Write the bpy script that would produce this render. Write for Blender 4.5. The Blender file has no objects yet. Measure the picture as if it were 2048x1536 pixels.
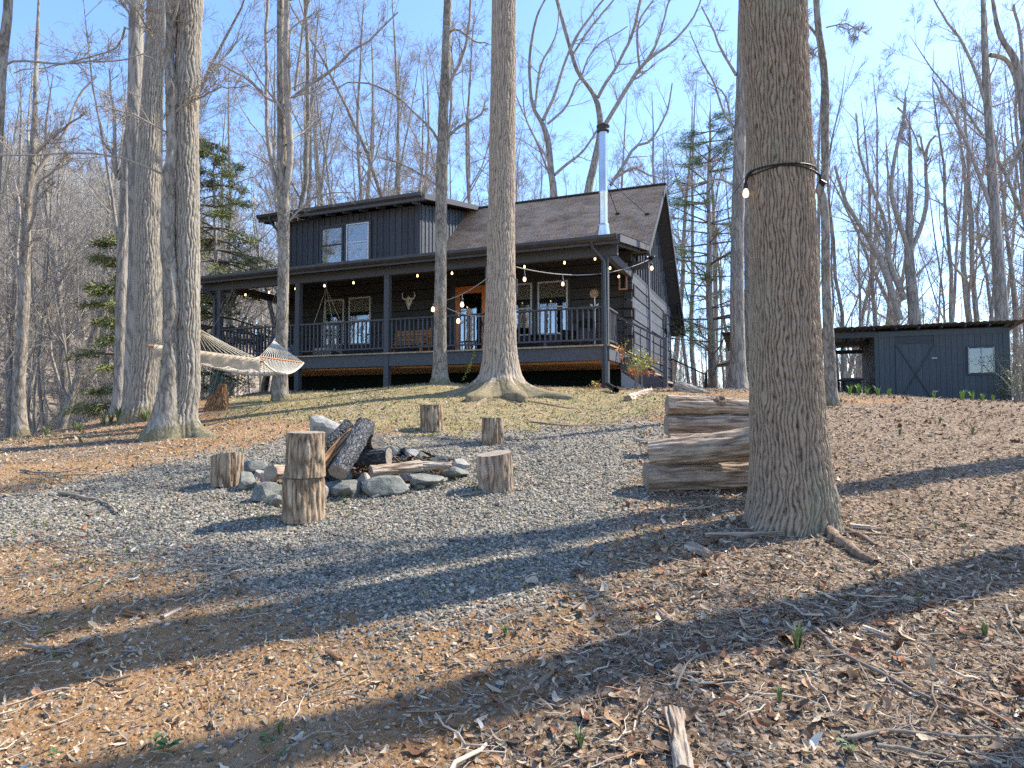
import bpy, bmesh, math, random
import numpy as np
from mathutils import Vector, Matrix, Euler
random.seed(7)
SC = bpy.context.scene
COL = SC.collection
rad = math.radians

# ------------------------------------------------------------------ camera, sky, sun, exposure
F = 1281.0
PITCH = rad(2.2)
CAMZ = 1.6
cam = bpy.data.cameras.new('camera')
cam.sensor_width = 36.0
cam.lens = F / 2048 * 36
cam.clip_start = 0.1
cam.clip_end = 1500
camo = bpy.data.objects.new('camera', cam)
COL.objects.link(camo)
camo.location = (0, 0, CAMZ)
camo.rotation_euler = (math.pi / 2 + PITCH, 0, 0)
SC.camera = camo

SUN_EL, SUN_ROT = rad(48), rad(64.5)
world = bpy.data.worlds.new('World')
SC.world = world
world.use_nodes = True
wn = world.node_tree
sky = wn.nodes.new('ShaderNodeTexSky')
sky.sky_type = 'NISHITA'
sky.sun_disc = False
sky.sun_elevation = SUN_EL
sky.sun_rotation = SUN_ROT
sky.altitude = 700
sky.air_density = 1.0
sky.dust_density = 0.8
sky.ozone_density = 1.6
bg = wn.nodes['Background']
tintn = wn.nodes.new('ShaderNodeMix'); tintn.data_type = 'RGBA'; tintn.blend_type = 'MULTIPLY'
tintn.inputs[0].default_value = 1; tintn.inputs[7].default_value = (.79, .91, 1.06, 1)
wn.links.new(sky.outputs[0], tintn.inputs[6]); wn.links.new(tintn.outputs[2], bg.inputs[0])
bg.inputs[1].default_value = 0.15
sl = bpy.data.lights.new('sun', 'SUN')
sl.energy = 3.7
sl.angle = rad(0.55)
sl.color = (1.0, 0.94, 0.81)
so = bpy.data.objects.new('sun', sl)
COL.objects.link(so)
SUND = Vector((math.sin(SUN_ROT) * math.cos(SUN_EL), math.cos(SUN_ROT) * math.cos(SUN_EL), math.sin(SUN_EL)))
so.rotation_euler = SUND.to_track_quat('Z', 'Y').to_euler()
so.location = (30, 20, 40)
vs = SC.view_settings
vs.view_transform = 'Standard'
vs.look = 'None'
vs.gamma = 1
vs.exposure = 1.35
vs.use_curve_mapping = False
SC.cycles.use_denoising = False
try:
    SC.cycles.denoiser = 'OPENIMAGEDENOISE'
    SC.cycles.denoising_prefilter = 'ACCURATE'
except Exception:
    pass
SC.cycles.max_bounces = 6
SC.cycles.diffuse_bounces = 4
SC.cycles.glossy_bounces = 3
SC.cycles.transparent_max_bounces = 8
SC.cycles.caustics_reflective = False
SC.cycles.caustics_refractive = False
SC.render.film_transparent = False

# ------------------------------------------------------------------ placing: a photo direction at a given distance
def ray(px, py):
    up = -(py - 768) / F
    return Vector(((px - 1024) / F, math.cos(PITCH) - up * math.sin(PITCH), math.sin(PITCH) + up * math.cos(PITCH)))

def at(px, py, Y):
    d = ray(px, py)
    return Vector((0, 0, CAMZ)) + d * (Y / d.y)

# ------------------------------------------------------------------ numpy value noise
def _h(i, j, k, s):
    n = (i * 374761393 + j * 668265263 + k * 2147483647 + s * 974634777) & 0x7fffffff
    n = ((n ^ (n >> 13)) * 1274126177) & 0x7fffffff
    n = (n ^ (n >> 16)) & 0xffff
    return n / 65535.0

def vnoise(x, y, z=None, s=0):
    x = np.asarray(x, dtype=np.float64); y = np.asarray(y, dtype=np.float64)
    z = np.zeros_like(x) if z is None else np.asarray(z, dtype=np.float64)
    i = np.floor(x).astype(np.int64); j = np.floor(y).astype(np.int64); k = np.floor(z).astype(np.int64)
    fx = x - i; fy = y - j; fz = z - k
    fx = fx * fx * (3 - 2 * fx); fy = fy * fy * (3 - 2 * fy); fz = fz * fz * (3 - 2 * fz)
    r = 0
    for a in (0, 1):
        for b in (0, 1):
            for c in (0, 1):
                r = r + _h(i + a, j + b, k + c, s) * (fx if a else 1 - fx) * (fy if b else 1 - fy) * (fz if c else 1 - fz)
    return r

def fbm(x, y, z=None, s=0, o=4):
    r = 0; a = 1; t = 0; f = 1
    for k in range(o):
        r = r + a * vnoise(np.asarray(x) * f, np.asarray(y) * f, None if z is None else np.asarray(z) * f, s + k * 17)
        t += a; a *= 0.5; f *= 2.03
    return r / t

# ------------------------------------------------------------------ the lie of the land
_cp = []
def cp(v, z=None):
    _cp.append((v[0], v[1], v[2] if z is None else z))
for x, y, z in [(0, 0, 0), (-3, 0, -.02), (3, 0, 0), (0, 3, .42), (-3, 3, .4), (3, 3, .42), (0, 6, .84), (3, 6, .84), (6, 6, .83), (-3, 6, .82),
                (0, 9, 1.29), (3, 9, 1.27), (6, 9, 1.24), (-2.6, 9, 1.36), (0, 4.5, .63), (-1.5, 7.5, 1.06), (1.5, 7.5, 1.05),
                (-4, 20, 2.05), (4, 19, 2.1), (-8, 18.8, 2.0), (7, 18, 2.1), (6, 26, 2.1), (-6, 26, 1.9), (15, 20, 1.72), (11, 22, 1.72), (20, 20, 1.7), (20, 10, 1.35),
                (12, 5, .72), (10, 30, 1.7), (0, 40, 1.3), (-12, 27, -1.5), (-14, 20, -2.0), (-9.5, 15, .4), (-13, 13, -.9), (-20, 24, -5), (-25, 32, -7), (-25, 15, -5),
                (-11, 9.5, .5), (-16, 9, -.8), (-45, 45, -9), (0, 60, -3), (30, 40, 0), (-8, 3, -.1), (-10, 0, -.8), (10, 0, 0), (0, -8, -1), (-10, -8, -1.6), (10, -8, -1),
                (-70, 0, -10), (60, 0, -2), (60, 60, -6), (0, 100, -12), (-80, 100, -12), (100, 120, -14), (-100, -60, -12), (100, -60, -10), (0, -60, -8)]:
    _cp.append((x, y, z))
for a in [(350, 874, 8.8), (435, 822, 12), (565, 800, 13), (1000, 784, 12.5), (880, 767, 14), (295, 838, 11.5), (240, 832, 14), (100, 872, 10.5), (0, 884, 9),
          (-200, 905, 8), (1650, 807, 11), (2048, 812, 11.5), (1480, 778, 17), (1900, 804, 16), (1380, 778, 15.5), (750, 780, 15)]:
    cp(at(*a))
cp((2.2, 15), 2.08); cp((-2, 17), 2.06); cp((-5, 18.2), 2.04)
CP = np.array(_cp)
def _phi(d2): return np.sqrt(d2 + 1.0)
_A = _phi(((CP[:, None, :2] - CP[None, :, :2]) ** 2).sum(-1)) + np.eye(len(CP)) * -0.12
_W = np.linalg.solve(_A, CP[:, 2] - CP[:, 2].mean())
_G0 = CP[:, 2].mean()

def gh(x, y):
    x = np.atleast_1d(np.asarray(x, dtype=np.float64)); y = np.atleast_1d(np.asarray(y, dtype=np.float64))
    z = np.full(x.shape, _G0)
    for (cx, cy, _), w in zip(CP, _W):
        z = z + w * np.sqrt((x - cx) ** 2 + (y - cy) ** 2 + 1.0)
    z = z + 0.07 * (fbm(x * .9, y * .9, s=3, o=3) - .5) + 0.02 * (fbm(x * 5, y * 5, s=9, o=3) - .5)
    return z

def g1(x, y): return float(gh([x], [y])[0])

def hit(px, py):
    d = ray(px, py); d = d / d.y
    Y = np.arange(1.2, 60, .02)
    gz = gh(d.x * Y, Y); rz = CAMZ + d.z * Y
    k = np.argmax(rz <= gz)
    if rz[k] > gz[k]: k = len(Y) - 1
    return Vector((d.x * Y[k], Y[k], gz[k]))

# ------------------------------------------------------------------ materials
def new_mat(name):
    m = bpy.data.materials.new(name); m.use_nodes = True
    nt = m.node_tree
    return m, nt, nt.nodes['Principled BSDF']

def node(nt, t, **kw):
    n = nt.nodes.new(t)
    for k, v in kw.items(): setattr(n, k, v)
    return n

def ramp(nt, fac, stops):
    r = node(nt, 'ShaderNodeValToRGB')
    el = r.color_ramp.elements
    while len(el) < len(stops): el.new(0.5)
    for e, (p, c) in zip(el, stops):
        e.position = p; e.color = (c[0], c[1], c[2], 1)
    nt.links.new(fac, r.inputs[0])
    return r.outputs[0]

def coords(nt, scale=(1, 1, 1), kind='Object'):
    tc = node(nt, 'ShaderNodeTexCoord')
    mp = node(nt, 'ShaderNodeMapping')
    mp.inputs['Scale'].default_value = scale
    if kind == 'World':
        ge = node(nt, 'ShaderNodeNewGeometry'); nt.links.new(ge.outputs['Position'], mp.inputs[0])
    else:
        nt.links.new(tc.outputs[kind], mp.inputs[0])
    return mp.outputs[0]

def noise(nt, vec, scale, detail=6, rough=.6, dist=0):
    n = node(nt, 'ShaderNodeTexNoise')
    n.inputs['Scale'].default_value = scale; n.inputs['Detail'].default_value = detail
    n.inputs['Roughness'].default_value = rough; n.inputs['Distortion'].default_value = dist
    nt.links.new(vec, n.inputs['Vector'])
    return n.outputs[0]

def math_n(nt, op, a, b=None, c=None):
    n = node(nt, 'ShaderNodeMath', operation=op)
    for i, v in enumerate((a, b, c)):
        if v is None: continue
        if isinstance(v, (int, float)): n.inputs[i].default_value = v
        else: nt.links.new(v, n.inputs[i])
    return n.outputs[0]

def mixc(nt, fac, a, b, mode='MIX'):
    n = node(nt, 'ShaderNodeMix', data_type='RGBA', blend_type=mode)
    for s, v in ((n.inputs[0], fac), (n.inputs[6], a), (n.inputs[7], b)):
        if isinstance(v, (int, float)): s.default_value = v
        elif isinstance(v, tuple): s.default_value = (v[0], v[1], v[2], 1)
        else: nt.links.new(v, s)
    return n.outputs[2]

def bump(nt, bsdf, h, strength, dist=.02, prev=None):
    b = node(nt, 'ShaderNodeBump')
    b.inputs['Strength'].default_value = strength; b.inputs['Distance'].default_value = dist
    nt.links.new(h, b.inputs['Height'])
    if prev is not None: nt.links.new(prev, b.inputs['Normal'])
    nt.links.new(b.outputs[0], bsdf.inputs['Normal'])
    return b.outputs[0]

def wood(name, c1, c2, scale=(6, 6, 1), nscale=6, rough=.8, bs=.4, bd=.01, spec=.3, kind='Object', vary=.35):
    m, nt, b = new_mat(name)
    v = coords(nt, scale, kind)
    n = noise(nt, v, nscale, 8, .65, .4)
    col = ramp(nt, n, [(.3, c1), (.7, c2)])
    oi = node(nt, 'ShaderNodeObjectInfo')
    br = math_n(nt, 'MULTIPLY_ADD', oi.outputs['Random'], vary, 1 - vary / 2)
    vc = node(nt, 'ShaderNodeCombineColor')
    for i in range(3): nt.links.new(br, vc.inputs[i])
    col = mixc(nt, 1.0, col, vc.outputs[0], 'MULTIPLY')
    nt.links.new(col, b.inputs['Base Color'])
    b.inputs['Roughness'].default_value = rough
    b.inputs['Specular IOR Level'].default_value = spec
    bump(nt, b, n, bs, bd)
    return m

def plain(name, c, rough=.6, metal=0, spec=.4, nb=0, ns=40, var=.2):
    m, nt, b = new_mat(name)
    v = coords(nt)
    n = noise(nt, v, ns, 4)
    col = ramp(nt, n, [(.3, tuple(x * (1 - var) for x in c)), (.7, tuple(min(1, x * (1 + var)) for x in c))])
    nt.links.new(col, b.inputs['Base Color'])
    b.inputs['Roughness'].default_value = rough; b.inputs['Metallic'].default_value = metal
    b.inputs['Specular IOR Level'].default_value = spec
    if nb: bump(nt, b, n, nb, .01)
    return m

def bark(name, cd, cl, w=.06, L=.5, bs=.8, bd=.03, moss=0, lichen=.25, top=(.45, .43, .38), carved=False):
    """furrowed bark: ridges are the band between zero lines of a noise stretched upward"""
    m, nt, b = new_mat(name)
    v = coords(nt, (1 / w, 1 / w, 1 / L))
    n = noise(nt, v, 1.0, 2, .5, .15)
    r = math_n(nt, 'ABSOLUTE', math_n(nt, 'MULTIPLY_ADD', n, 2.0, -1.0))
    r = math_n(nt, 'MINIMUM', math_n(nt, 'MULTIPLY', r, 4.0), 1.0)
    if carved:
        fa = node(nt, 'ShaderNodeAttribute'); fa.attribute_name = 'fur'; r = fa.outputs['Fac']
    v2 = coords(nt, (1, 1, .5))
    n2 = noise(nt, v2, 38, 6, .7)
    n3 = noise(nt, coords(nt, (1, 1, .5)), 2.3, 4, .6)
    mixf = math_n(nt, 'MULTIPLY_ADD', n2, .5, math_n(nt, 'MULTIPLY', r, .72 if carved else .5))
    col = ramp(nt, mixf, [(.18, cd), (.55, tuple((a + 2 * q) / 3 for a, q in zip(cd, cl))), (.85, cl)])
    li = ramp(nt, n3, [(.52, (0, 0, 0)), (.68, (lichen,) * 3)])
    col = mixc(nt, li, col, top)
    if moss:
        ge = node(nt, 'ShaderNodeTexCoord')
        sp = node(nt, 'ShaderNodeSeparateXYZ'); nt.links.new(ge.outputs['Object'], sp.inputs[0])
        mz = math_n(nt, 'MULTIPLY_ADD', sp.outputs[2], -1.0 / moss, 1.15)
        mm = math_n(nt, 'MULTIPLY', math_n(nt, 'MULTIPLY', mz, noise(nt, coords(nt), 7, 4, .7)), 2.1)
        mf = ramp(nt, mm, [(.80, (0, 0, 0)), (1.0, (.7, .7, .7))])
        col = mixc(nt, mf, col, ramp(nt, n2, [(.32, (.05, .045, .015)), (.48, (.13, .11, .04)), (.66, (.28, .22, .14))]))
    nt.links.new(col, b.inputs['Base Color'])
    b.inputs['Roughness'].default_value = .9
    b.inputs['Specular IOR Level'].default_value = .15
    h = math_n(nt, 'MULTIPLY_ADD', n2, 1.0, math_n(nt, 'MULTIPLY', r, .25 if carved else 1.0))
    bump(nt, b, h, bs, bd)
    return m

M = {}
M['bark_big'] = bark('bark_big', (.035, .026, .019), (.36, .27, .19), .040, .26, .9, .012, 0, .45, (.27, .28, .19), True)
M['bark_mid'] = bark('bark_mid', (.085, .063, .045), (.44, .35, .265), .045, .28, .9, .012, .55, .12, (.45, .41, .33), True)
M['bark_grey'] = bark('bark_grey', (.075, .061, .046), (.36, .31, .245), .05, .25, .9, .012, .5, .15, (.46, .43, .36), True)
M['bark_smooth'] = bark('bark_smooth', (.11, .09, .07), (.34, .295, .235), .09, .25, .5, .012, .35, .6, (.46, .44, .38))
M['bark_far'] = bark('bark_far', (.14, .12, .10), (.38, .335, .285), .12, .6, .6, .02, 0, .3, (.36, .34, .30))
M['twig'] = plain('twig', (.34, .295, .25), .9, 0, .15, 0, 9, .35)
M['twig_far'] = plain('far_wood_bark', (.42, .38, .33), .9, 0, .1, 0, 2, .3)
M['twig_dark'] = plain('twig_dark', (.15, .12, .10), .9, 0, .15, 0, 9, .35)
M['charcoal'] = wood('charcoal_stain', (.035, .038, .045), (.085, .09, .102), (8, 8, 1), 5, .72, .5, .006)
M['trimwood'] = wood('trim_stain', (.06, .061, .066), (.115, .117, .127), (5, 5, 5), 5, .75, .35, .006)
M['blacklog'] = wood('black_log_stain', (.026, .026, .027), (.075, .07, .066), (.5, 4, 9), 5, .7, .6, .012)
M['sidelog_lit'] = wood('side_log_stain_lit', (.05, .056, .068), (.13, .14, .16), (4, .5, 9), 5, .7, .6, .012)  # black stain again, with the sunlit blue grey put into its base colour
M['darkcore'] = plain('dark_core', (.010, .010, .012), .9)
M['netting'] = plain('dark_green_netting', (.012, .022, .018), .9, 0, .2, .8, 60, .6)
M['joist'] = wood('joist_wood', (.38, .19, .085), (.62, .36, .18), (1, 6, 6), 5, .8, .3, .006)
M['deckwood'] = wood('deck_board_wood', (.30, .22, .15), (.52, .40, .28), (6, 1, 6), 5, .8, .3, .005)
M['gutter'] = plain('gutter_metal', (.055, .048, .044), .45, .2, .5, 0, 6, .3)
M['downspout'] = plain('downspout_paint', (.055, .058, .065), .35, .2, .5, 0, 6, .2)
M['conduit'] = plain('conduit_grey', (.30, .31, .33), .5)
M['whitetrim'] = plain('white_trim', (.62, .61, .58), .5, 0, .5, 0, 30, .08)
M['blind'] = plain('window_blind', (.56, .52, .44), .9, 0, .2, .2, 90, .12)
M['curtain_or_backing'] = plain('white_curtain', (.78, .77, .73), .9, 0, .2, .6, 8, .3)
M['orange'] = wood('orange_door_paint', (.62, .16, .02), (.78, .22, .03), (3, 3, 3), 5, .45, .1, .003, .5)
M['rustframe'] = plain('rust_frame', (.42, .20, .13), .6)
M['bench'] = wood('bench_wood', (.34, .14, .05), (.55, .26, .10), (1, 8, 8), 5, .6, .3, .005)
M['rope'] = plain('cotton_rope', (.62, .57, .48), .9, 0, .2, .5, 120, .15)
M['wire'] = plain('light_wire', (.30, .28, .26), .7)
M['blackwire'] = plain('black_wire', (.012, .012, .014), .5)
M['bone'] = plain('bone', (.80, .75, .64), .7, 0, .3, .3, 30, .25)
M['blackmetal'] = plain('black_metal', (.02, .02, .024), .45, .3)
M['wicker'] = plain('black_wicker', (.014, .015, .018), .7, 0, .3, .8, 90, .4)
M['steel'] = plain('steel_pipe', (.62, .63, .65), .28, 1.0, .5, .05, 3, .12)
M['rusty'] = plain('rusty_petals', (.45, .27, .13), .7, .3, .4, 0, 20, .4)
M['shed'] = wood('shed_paint', (.058, .072, .080), (.083, .10, .11), (6, 6, .7), 5, .75, .3, .004, .3, 'Object', .14)
M['shedtrim'] = plain('shed_trim', (.052, .064, .073), .7, 0, .3, .2, 20, .2)
M['tin'] = plain('weathered_tin', (.10, .095, .085), .6, .5, .4, .3, 12, .5)
M['bin'] = plain('bin_plastic', (.045, .05, .058), .5)
M['stake'] = plain('pale_wood', (.23, .19, .15), .8, 0, .2, .5, 30, .3)
M['charred'] = None
M['bluecloth'] = None
M['lily'] = plain('daffodil_leaf', (.17, .30, .045), .55, 0, .4, 0, 9, .4)
M['blade'] = plain('grass_blade', (.15, .19, .07), .6, 0, .3, 0, 9, .5)
M['leafgreen'] = plain('weed_leaf', (.09, .16, .045), .6, 0, .3, 0, 9, .5)
M['nand_y'] = plain('yellow_green_leaf', (.42, .42, .05), .6, 0, .3, 0, 9, .5)
M['nand_r'] = plain('red_orange_leaf', (.55, .17, .06), .6, 0, .3, 0, 9, .5)
M['needle'] = plain('hemlock_needles', (.19, .205, .08), .7, 0, .2, 0, 2, .6)
M['pine'] = plain('pine_needles', (.14, .20, .085), .7, 0, .2, 0, 2, .6)
M['redbud'] = plain('red_buds', (.42, .10, .06), .8)
M['hill'] = plain('leaf_covered_hill', (.30, .245, .19), .95, 0, .1, .6, .6, .4)

def _charred():
    m, nt, b = new_mat('charred_wood')
    v = coords(nt, (1, 1, .6))
    vo = node(nt, 'ShaderNodeTexVoronoi', feature='DISTANCE_TO_EDGE'); vo.inputs['Scale'].default_value = 32
    nt.links.new(v, vo.inputs['Vector'])
    n = noise(nt, v, 14, 6, .7)
    col = ramp(nt, n, [(.35, (.012, .012, .013)), (.55, (.06, .06, .063)), (.8, (.22, .215, .21))])
    nt.links.new(col, b.inputs['Base Color'])
    b.inputs['Roughness'].default_value = .62
    h = math_n(nt, 'MINIMUM', math_n(nt, 'MULTIPLY', vo.outputs['Distance'], 6.0), 1.0)
    bump(nt, b, h, .8, .012)
    return m
M['charred'] = _charred()

def _logbark(name, cd, cm, cl, w=.03, L=.35):
    m, nt, b = new_mat(name)
    v = coords(nt, (1 / w, 1 / w, 1 / L))
    n = noise(nt, v, 1.0, 5, .65, .4)
    n2 = noise(nt, coords(nt), 5, 5, .7)
    n3 = noise(nt, coords(nt, (1, 1, .3)), 60, 4, .7)
    f = math_n(nt, 'MULTIPLY_ADD', n3, .3, math_n(nt, 'MULTIPLY', n, .75))
    fa = node(nt, 'ShaderNodeAttribute'); fa.attribute_name = 'fur'
    f = math_n(nt, 'ADD', math_n(nt, 'MULTIPLY', f, .8), math_n(nt, 'MULTIPLY_ADD', fa.outputs['Fac'], .28, -.08))
    col = ramp(nt, f, [(.3, cd), (.52, cm), (.72, cl)])
    col = mixc(nt, ramp(nt, n2, [(.45, (0, 0, 0)), (.7, (.65, .65, .65))]), col, tuple(x * .55 for x in cm))
    nt.links.new(col, b.inputs['Base Color'])
    b.inputs['Roughness'].default_value = .9; b.inputs['Specular IOR Level'].default_value = .15
    bump(nt, b, f, 1.0, .02)
    return m
M['stumpbark'] = _logbark('stump_bark', (.10, .062, .036), (.35, .25, .165), (.54, .44, .32))
M['logbark'] = _logbark('peeled_log', (.17, .11, .072), (.45, .345, .25), (.62, .52, .40), .05, .35)
M['logbark2'] = _logbark('brown_log_bark', (.13, .085, .058), (.38, .275, .20), (.56, .45, .345), .05, .28)
M['pale_split'] = _logbark('pale_split_wood', (.22, .15, .10), (.52, .42, .32), (.72, .64, .54), .02, .5)
M['brown_split'] = _logbark('brown_split_wood', (.10, .05, .025), (.32, .17, .085), (.5, .32, .18), .02, .5)

def _cut():
    m, nt, b = new_mat('cut_end_grain')
    tc = node(nt, 'ShaderNodeTexCoord')
    w = node(nt, 'ShaderNodeTexWave', wave_type='RINGS', rings_direction='Z')
    w.inputs['Scale'].default_value = 22; w.inputs['Distortion'].default_value = 1.5; w.inputs['Detail'].default_value = 3
    nt.links.new(tc.outputs['Object'], w.inputs[0])
    n = noise(nt, tc.outputs['Object'], 9, 5, .7)
    col = ramp(nt, math_n(nt, 'MULTIPLY_ADD', w.outputs['Fac'], .25, math_n(nt, 'MULTIPLY', n, .8)), [(.25, (.11, .078, .055)), (.6, (.31, .25, .19)), (.85, (.46, .40, .33))])
    nt.links.new(col, b.inputs['Base Color']); b.inputs['Roughness'].default_value = .9
    bump(nt, b, n, .6, .01)
    return m
M['cut'] = _cut()

def _rock(name, cs):
    m, nt, b = new_mat(name)
    v = coords(nt)
    n = noise(nt, v, 9, 8, .65)
    n2 = noise(nt, v, 70, 4, .7)
    col = ramp(nt, math_n(nt, 'MULTIPLY_ADD', n2, .35, math_n(nt, 'MULTIPLY', n, .65)), [(.3, cs[0]), (.5, cs[1]), (.72, cs[2])])
    nt.links.new(col, b.inputs['Base Color']); b.inputs['Roughness'].default_value = .8
    bump(nt, b, math_n(nt, 'ADD', n, math_n(nt, 'MULTIPLY', n2, .3)), .7, .02)
    return m
M['rock'] = _rock('grey_green_rock', [(.055, .058, .048), (.15, .152, .13), (.33, .325, .285)])
M['rock_pale'] = _rock('pale_speckled_rock', [(.13, .12, .10), (.30, .28, .25), (.48, .45, .41)])
M['rock_pink'] = _rock('pinkish_rock', [(.22, .15, .13), (.42, .31, .27), (.58, .47, .42)])

def _rand_mat(name, stops, rough=.8, spec=.3, nsc=0):
    m, nt, b = new_mat(name)
    oi = node(nt, 'ShaderNodeObjectInfo')
    f = oi.outputs['Random']
    if nsc:
        f = math_n(nt, 'ADD', math_n(nt, 'MULTIPLY', f, .85), math_n(nt, 'MULTIPLY', noise(nt, coords(nt), nsc, 3, .6), .2))
    col = ramp(nt, f, stops)
    nt.links.new(col, b.inputs['Base Color']); b.inputs['Roughness'].default_value = rough
    b.inputs['Specular IOR Level'].default_value = spec
    return m
M['pebble'] = _rand_mat('gravel_stone', [(0, (.07, .068, .056)), (.3, (.135, .132, .11)), (.55, (.22, .21, .172)), (.75, (.34, .30, .24)), (.9, (.36, .26, .16)), (1, (.50, .46, .38))], .75, .35)
M['litter'] = _rand_mat('dry_leaf', [(0, (.09, .058, .036)), (.25, (.22, .148, .098)), (.5, (.37, .28, .19)), (.75, (.51, .41, .295)), (.88, (.41, .25, .13)), (1, (.70, .62, .50))], .85, .2)
M['leaf_or'] = _rand_mat('russet_leaf', [(0, (.13, .06, .035)), (.5, (.29, .14, .075)), (1, (.42, .26, .15))], .8, .2)
M['clod'] = _rand_mat('soil_crumb', [(0, (.12, .07, .04)), (.4, (.31, .18, .09)), (.7, (.44, .28, .15)), (1, (.54, .42, .29))], .95, .1)
M['bit'] = _rand_mat('twig_bit', [(0, (.16, .11, .075)), (.5, (.36, .27, .19)), (1, (.58, .48, .37))], .9, .2)
M['tuft'] = _rand_mat('tuft_grass', [(0, (.09, .15, .035)), (.35, (.19, .24, .06)), (.65, (.38, .33, .15)), (1, (.50, .41, .26))], .7, .2)

def _shingle():
    m, nt, b = new_mat('roof_shingle')
    a = node(nt, 'ShaderNodeAttribute'); a.attribute_name = 'tint'
    n = noise(nt, coords(nt), 1.3, 5, .65)
    n2 = noise(nt, coords(nt), 120, 2, .6)
    f = math_n(nt, 'ADD', math_n(nt, 'MULTIPLY', a.outputs['Fac'], .13), math_n(nt, 'ADD', math_n(nt, 'MULTIPLY', n, .6), math_n(nt, 'MULTIPLY', n2, .2)))
    col = ramp(nt, f, [(.3, (.29, .19, .13)), (.55, (.52, .375, .27)), (.85, (.68, .53, .41))])
    mo = ramp(nt, noise(nt, coords(nt), 2.2, 5, .7), [(.66, (0, 0, 0)), (.74, (.7, .7, .7))])
    col = mixc(nt, mo, col, (.16, .15, .045))
    nt.links.new(col, b.inputs['Base Color']); b.inputs['Roughness'].default_value = .95
    b.inputs['Specular IOR Level'].default_value = .15
    bump(nt, b, n2, .5, .004)
    return m
M['shingle'] = _shingle()

def _pane(name, fac, refl, tint=(1, 1, 1)):
    m = bpy.data.materials.new(name); m.use_nodes = True
    nt = m.node_tree; nt.nodes.clear()
    o = node(nt, 'ShaderNodeOutputMaterial'); mx = node(nt, 'ShaderNodeMixShader')
    gl = node(nt, 'ShaderNodeBsdfGlossy'); gl.inputs['Roughness'].default_value = .02; gl.inputs['Color'].default_value = (refl, refl, refl * 1.04, 1)
    tr = node(nt, 'ShaderNodeBsdfTransparent'); tr.inputs['Color'].default_value = (*tint, 1)
    n = noise(nt, coords(nt), 2.5, 2, .5)
    bm = node(nt, 'ShaderNodeBump'); bm.inputs['Strength'].default_value = .06; bm.inputs['Distance'].default_value = .02
    nt.links.new(n, bm.inputs['Height']); nt.links.new(bm.outputs[0], gl.inputs['Normal'])
    fr = node(nt, 'ShaderNodeFresnel'); fr.inputs[0].default_value = 1.5
    nt.links.new(math_n(nt, 'ADD', fr.outputs[0], fac), mx.inputs[0])
    nt.links.new(tr.outputs[0], mx.inputs[1]); nt.links.new(gl.outputs[0], mx.inputs[2])
    nt.links.new(mx.outputs[0], o.inputs[0])
    return m
M['pane'] = _pane('window_glass', .16, .42)
M['pane2'] = _pane('window_glass_reflective', .42, .42)

def _bulb():
    m, nt, b = new_mat('warm_bulb')
    b.inputs['Base Color'].default_value = (.9, .7, .4, 1)
    b.inputs['Emission Color'].default_value = (1, .68, .30, 1)
    b.inputs['Emission Strength'].default_value = 1.9
    return m
M['bulb'] = _bulb()
def _bulbd():
    m, nt, b = new_mat('clear_bulb')
    b.inputs['Base Color'].default_value = (.75, .68, .55, 1)
    b.inputs['Emission Color'].default_value = (1, .75, .45, 1)
    b.inputs['Emission Strength'].default_value = .7
    b.inputs['Roughness'].default_value = .1
    return m
M['bulb_day'] = _bulbd()

def _cloth():
    m, nt, b = new_mat('blue_patterned_cloth')
    v = coords(nt)
    vo = node(nt, 'ShaderNodeTexVoronoi'); vo.inputs['Scale'].default_value = 16; vo.inputs['Randomness'].default_value = .3
    nt.links.new(v, vo.inputs['Vector'])
    nt.links.new(ramp(nt, vo.outputs['Distance'], [(.3, (.65, .66, .68)), (.42, (.03, .05, .13))]), b.inputs['Base Color'])
    return m
M['bluecloth'] = _cloth()

# ------------------------------------------------------------------ mesh helpers
def mesh_np(name, V, Fq, mat=None, smooth=True, attrs=None):
    """V (n,3); Fq (m,3) or (m,4)"""
    V = np.asarray(V, dtype=np.float32); Fq = np.asarray(Fq, dtype=np.int32)
    me = bpy.data.meshes.new(name)
    me.vertices.add(len(V)); me.vertices.foreach_set('co', V.ravel())
    k = Fq.shape[1]
    me.loops.add(Fq.size); me.loops.foreach_set('vertex_index', Fq.ravel())
    me.polygons.add(len(Fq)); me.polygons.foreach_set('loop_start', np.arange(0, Fq.size, k, dtype=np.int32))
    if smooth: me.polygons.foreach_set('use_smooth', np.ones(len(Fq), dtype=bool))
    me.update(calc_edges=True)
    if attrs:
        for n, a in attrs.items():
            at_ = me.attributes.new(n, 'FLOAT', 'POINT'); at_.data.foreach_set('value', np.asarray(a, dtype=np.float32).ravel())
    for m in (mat if isinstance(mat, (list, tuple)) else [mat] if mat else []): me.materials.append(m)
    return me

def link(name, me, parent=None, loc=None, rot=None):
    o = bpy.data.objects.new(name, me); COL.objects.link(o)
    if parent is not None: o.parent = parent
    if loc is not None: o.location = loc
    if rot is not None: o.rotation_euler = rot
    return o

def tag(o, label=None, cat=None, group=None, kind=None):
    if label: o['label'] = label
    if cat: o['category'] = cat
    if group: o['group'] = group
    if kind: o['kind'] = kind
    return o

def empty(name, loc, rz=0, label=None, cat=None, group=None):
    o = bpy.data.objects.new(name, None); COL.objects.link(o)
    o.location = loc; o.rotation_euler = (0, 0, rz); o.empty_display_size = .1
    return tag(o, label, cat, group)

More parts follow.
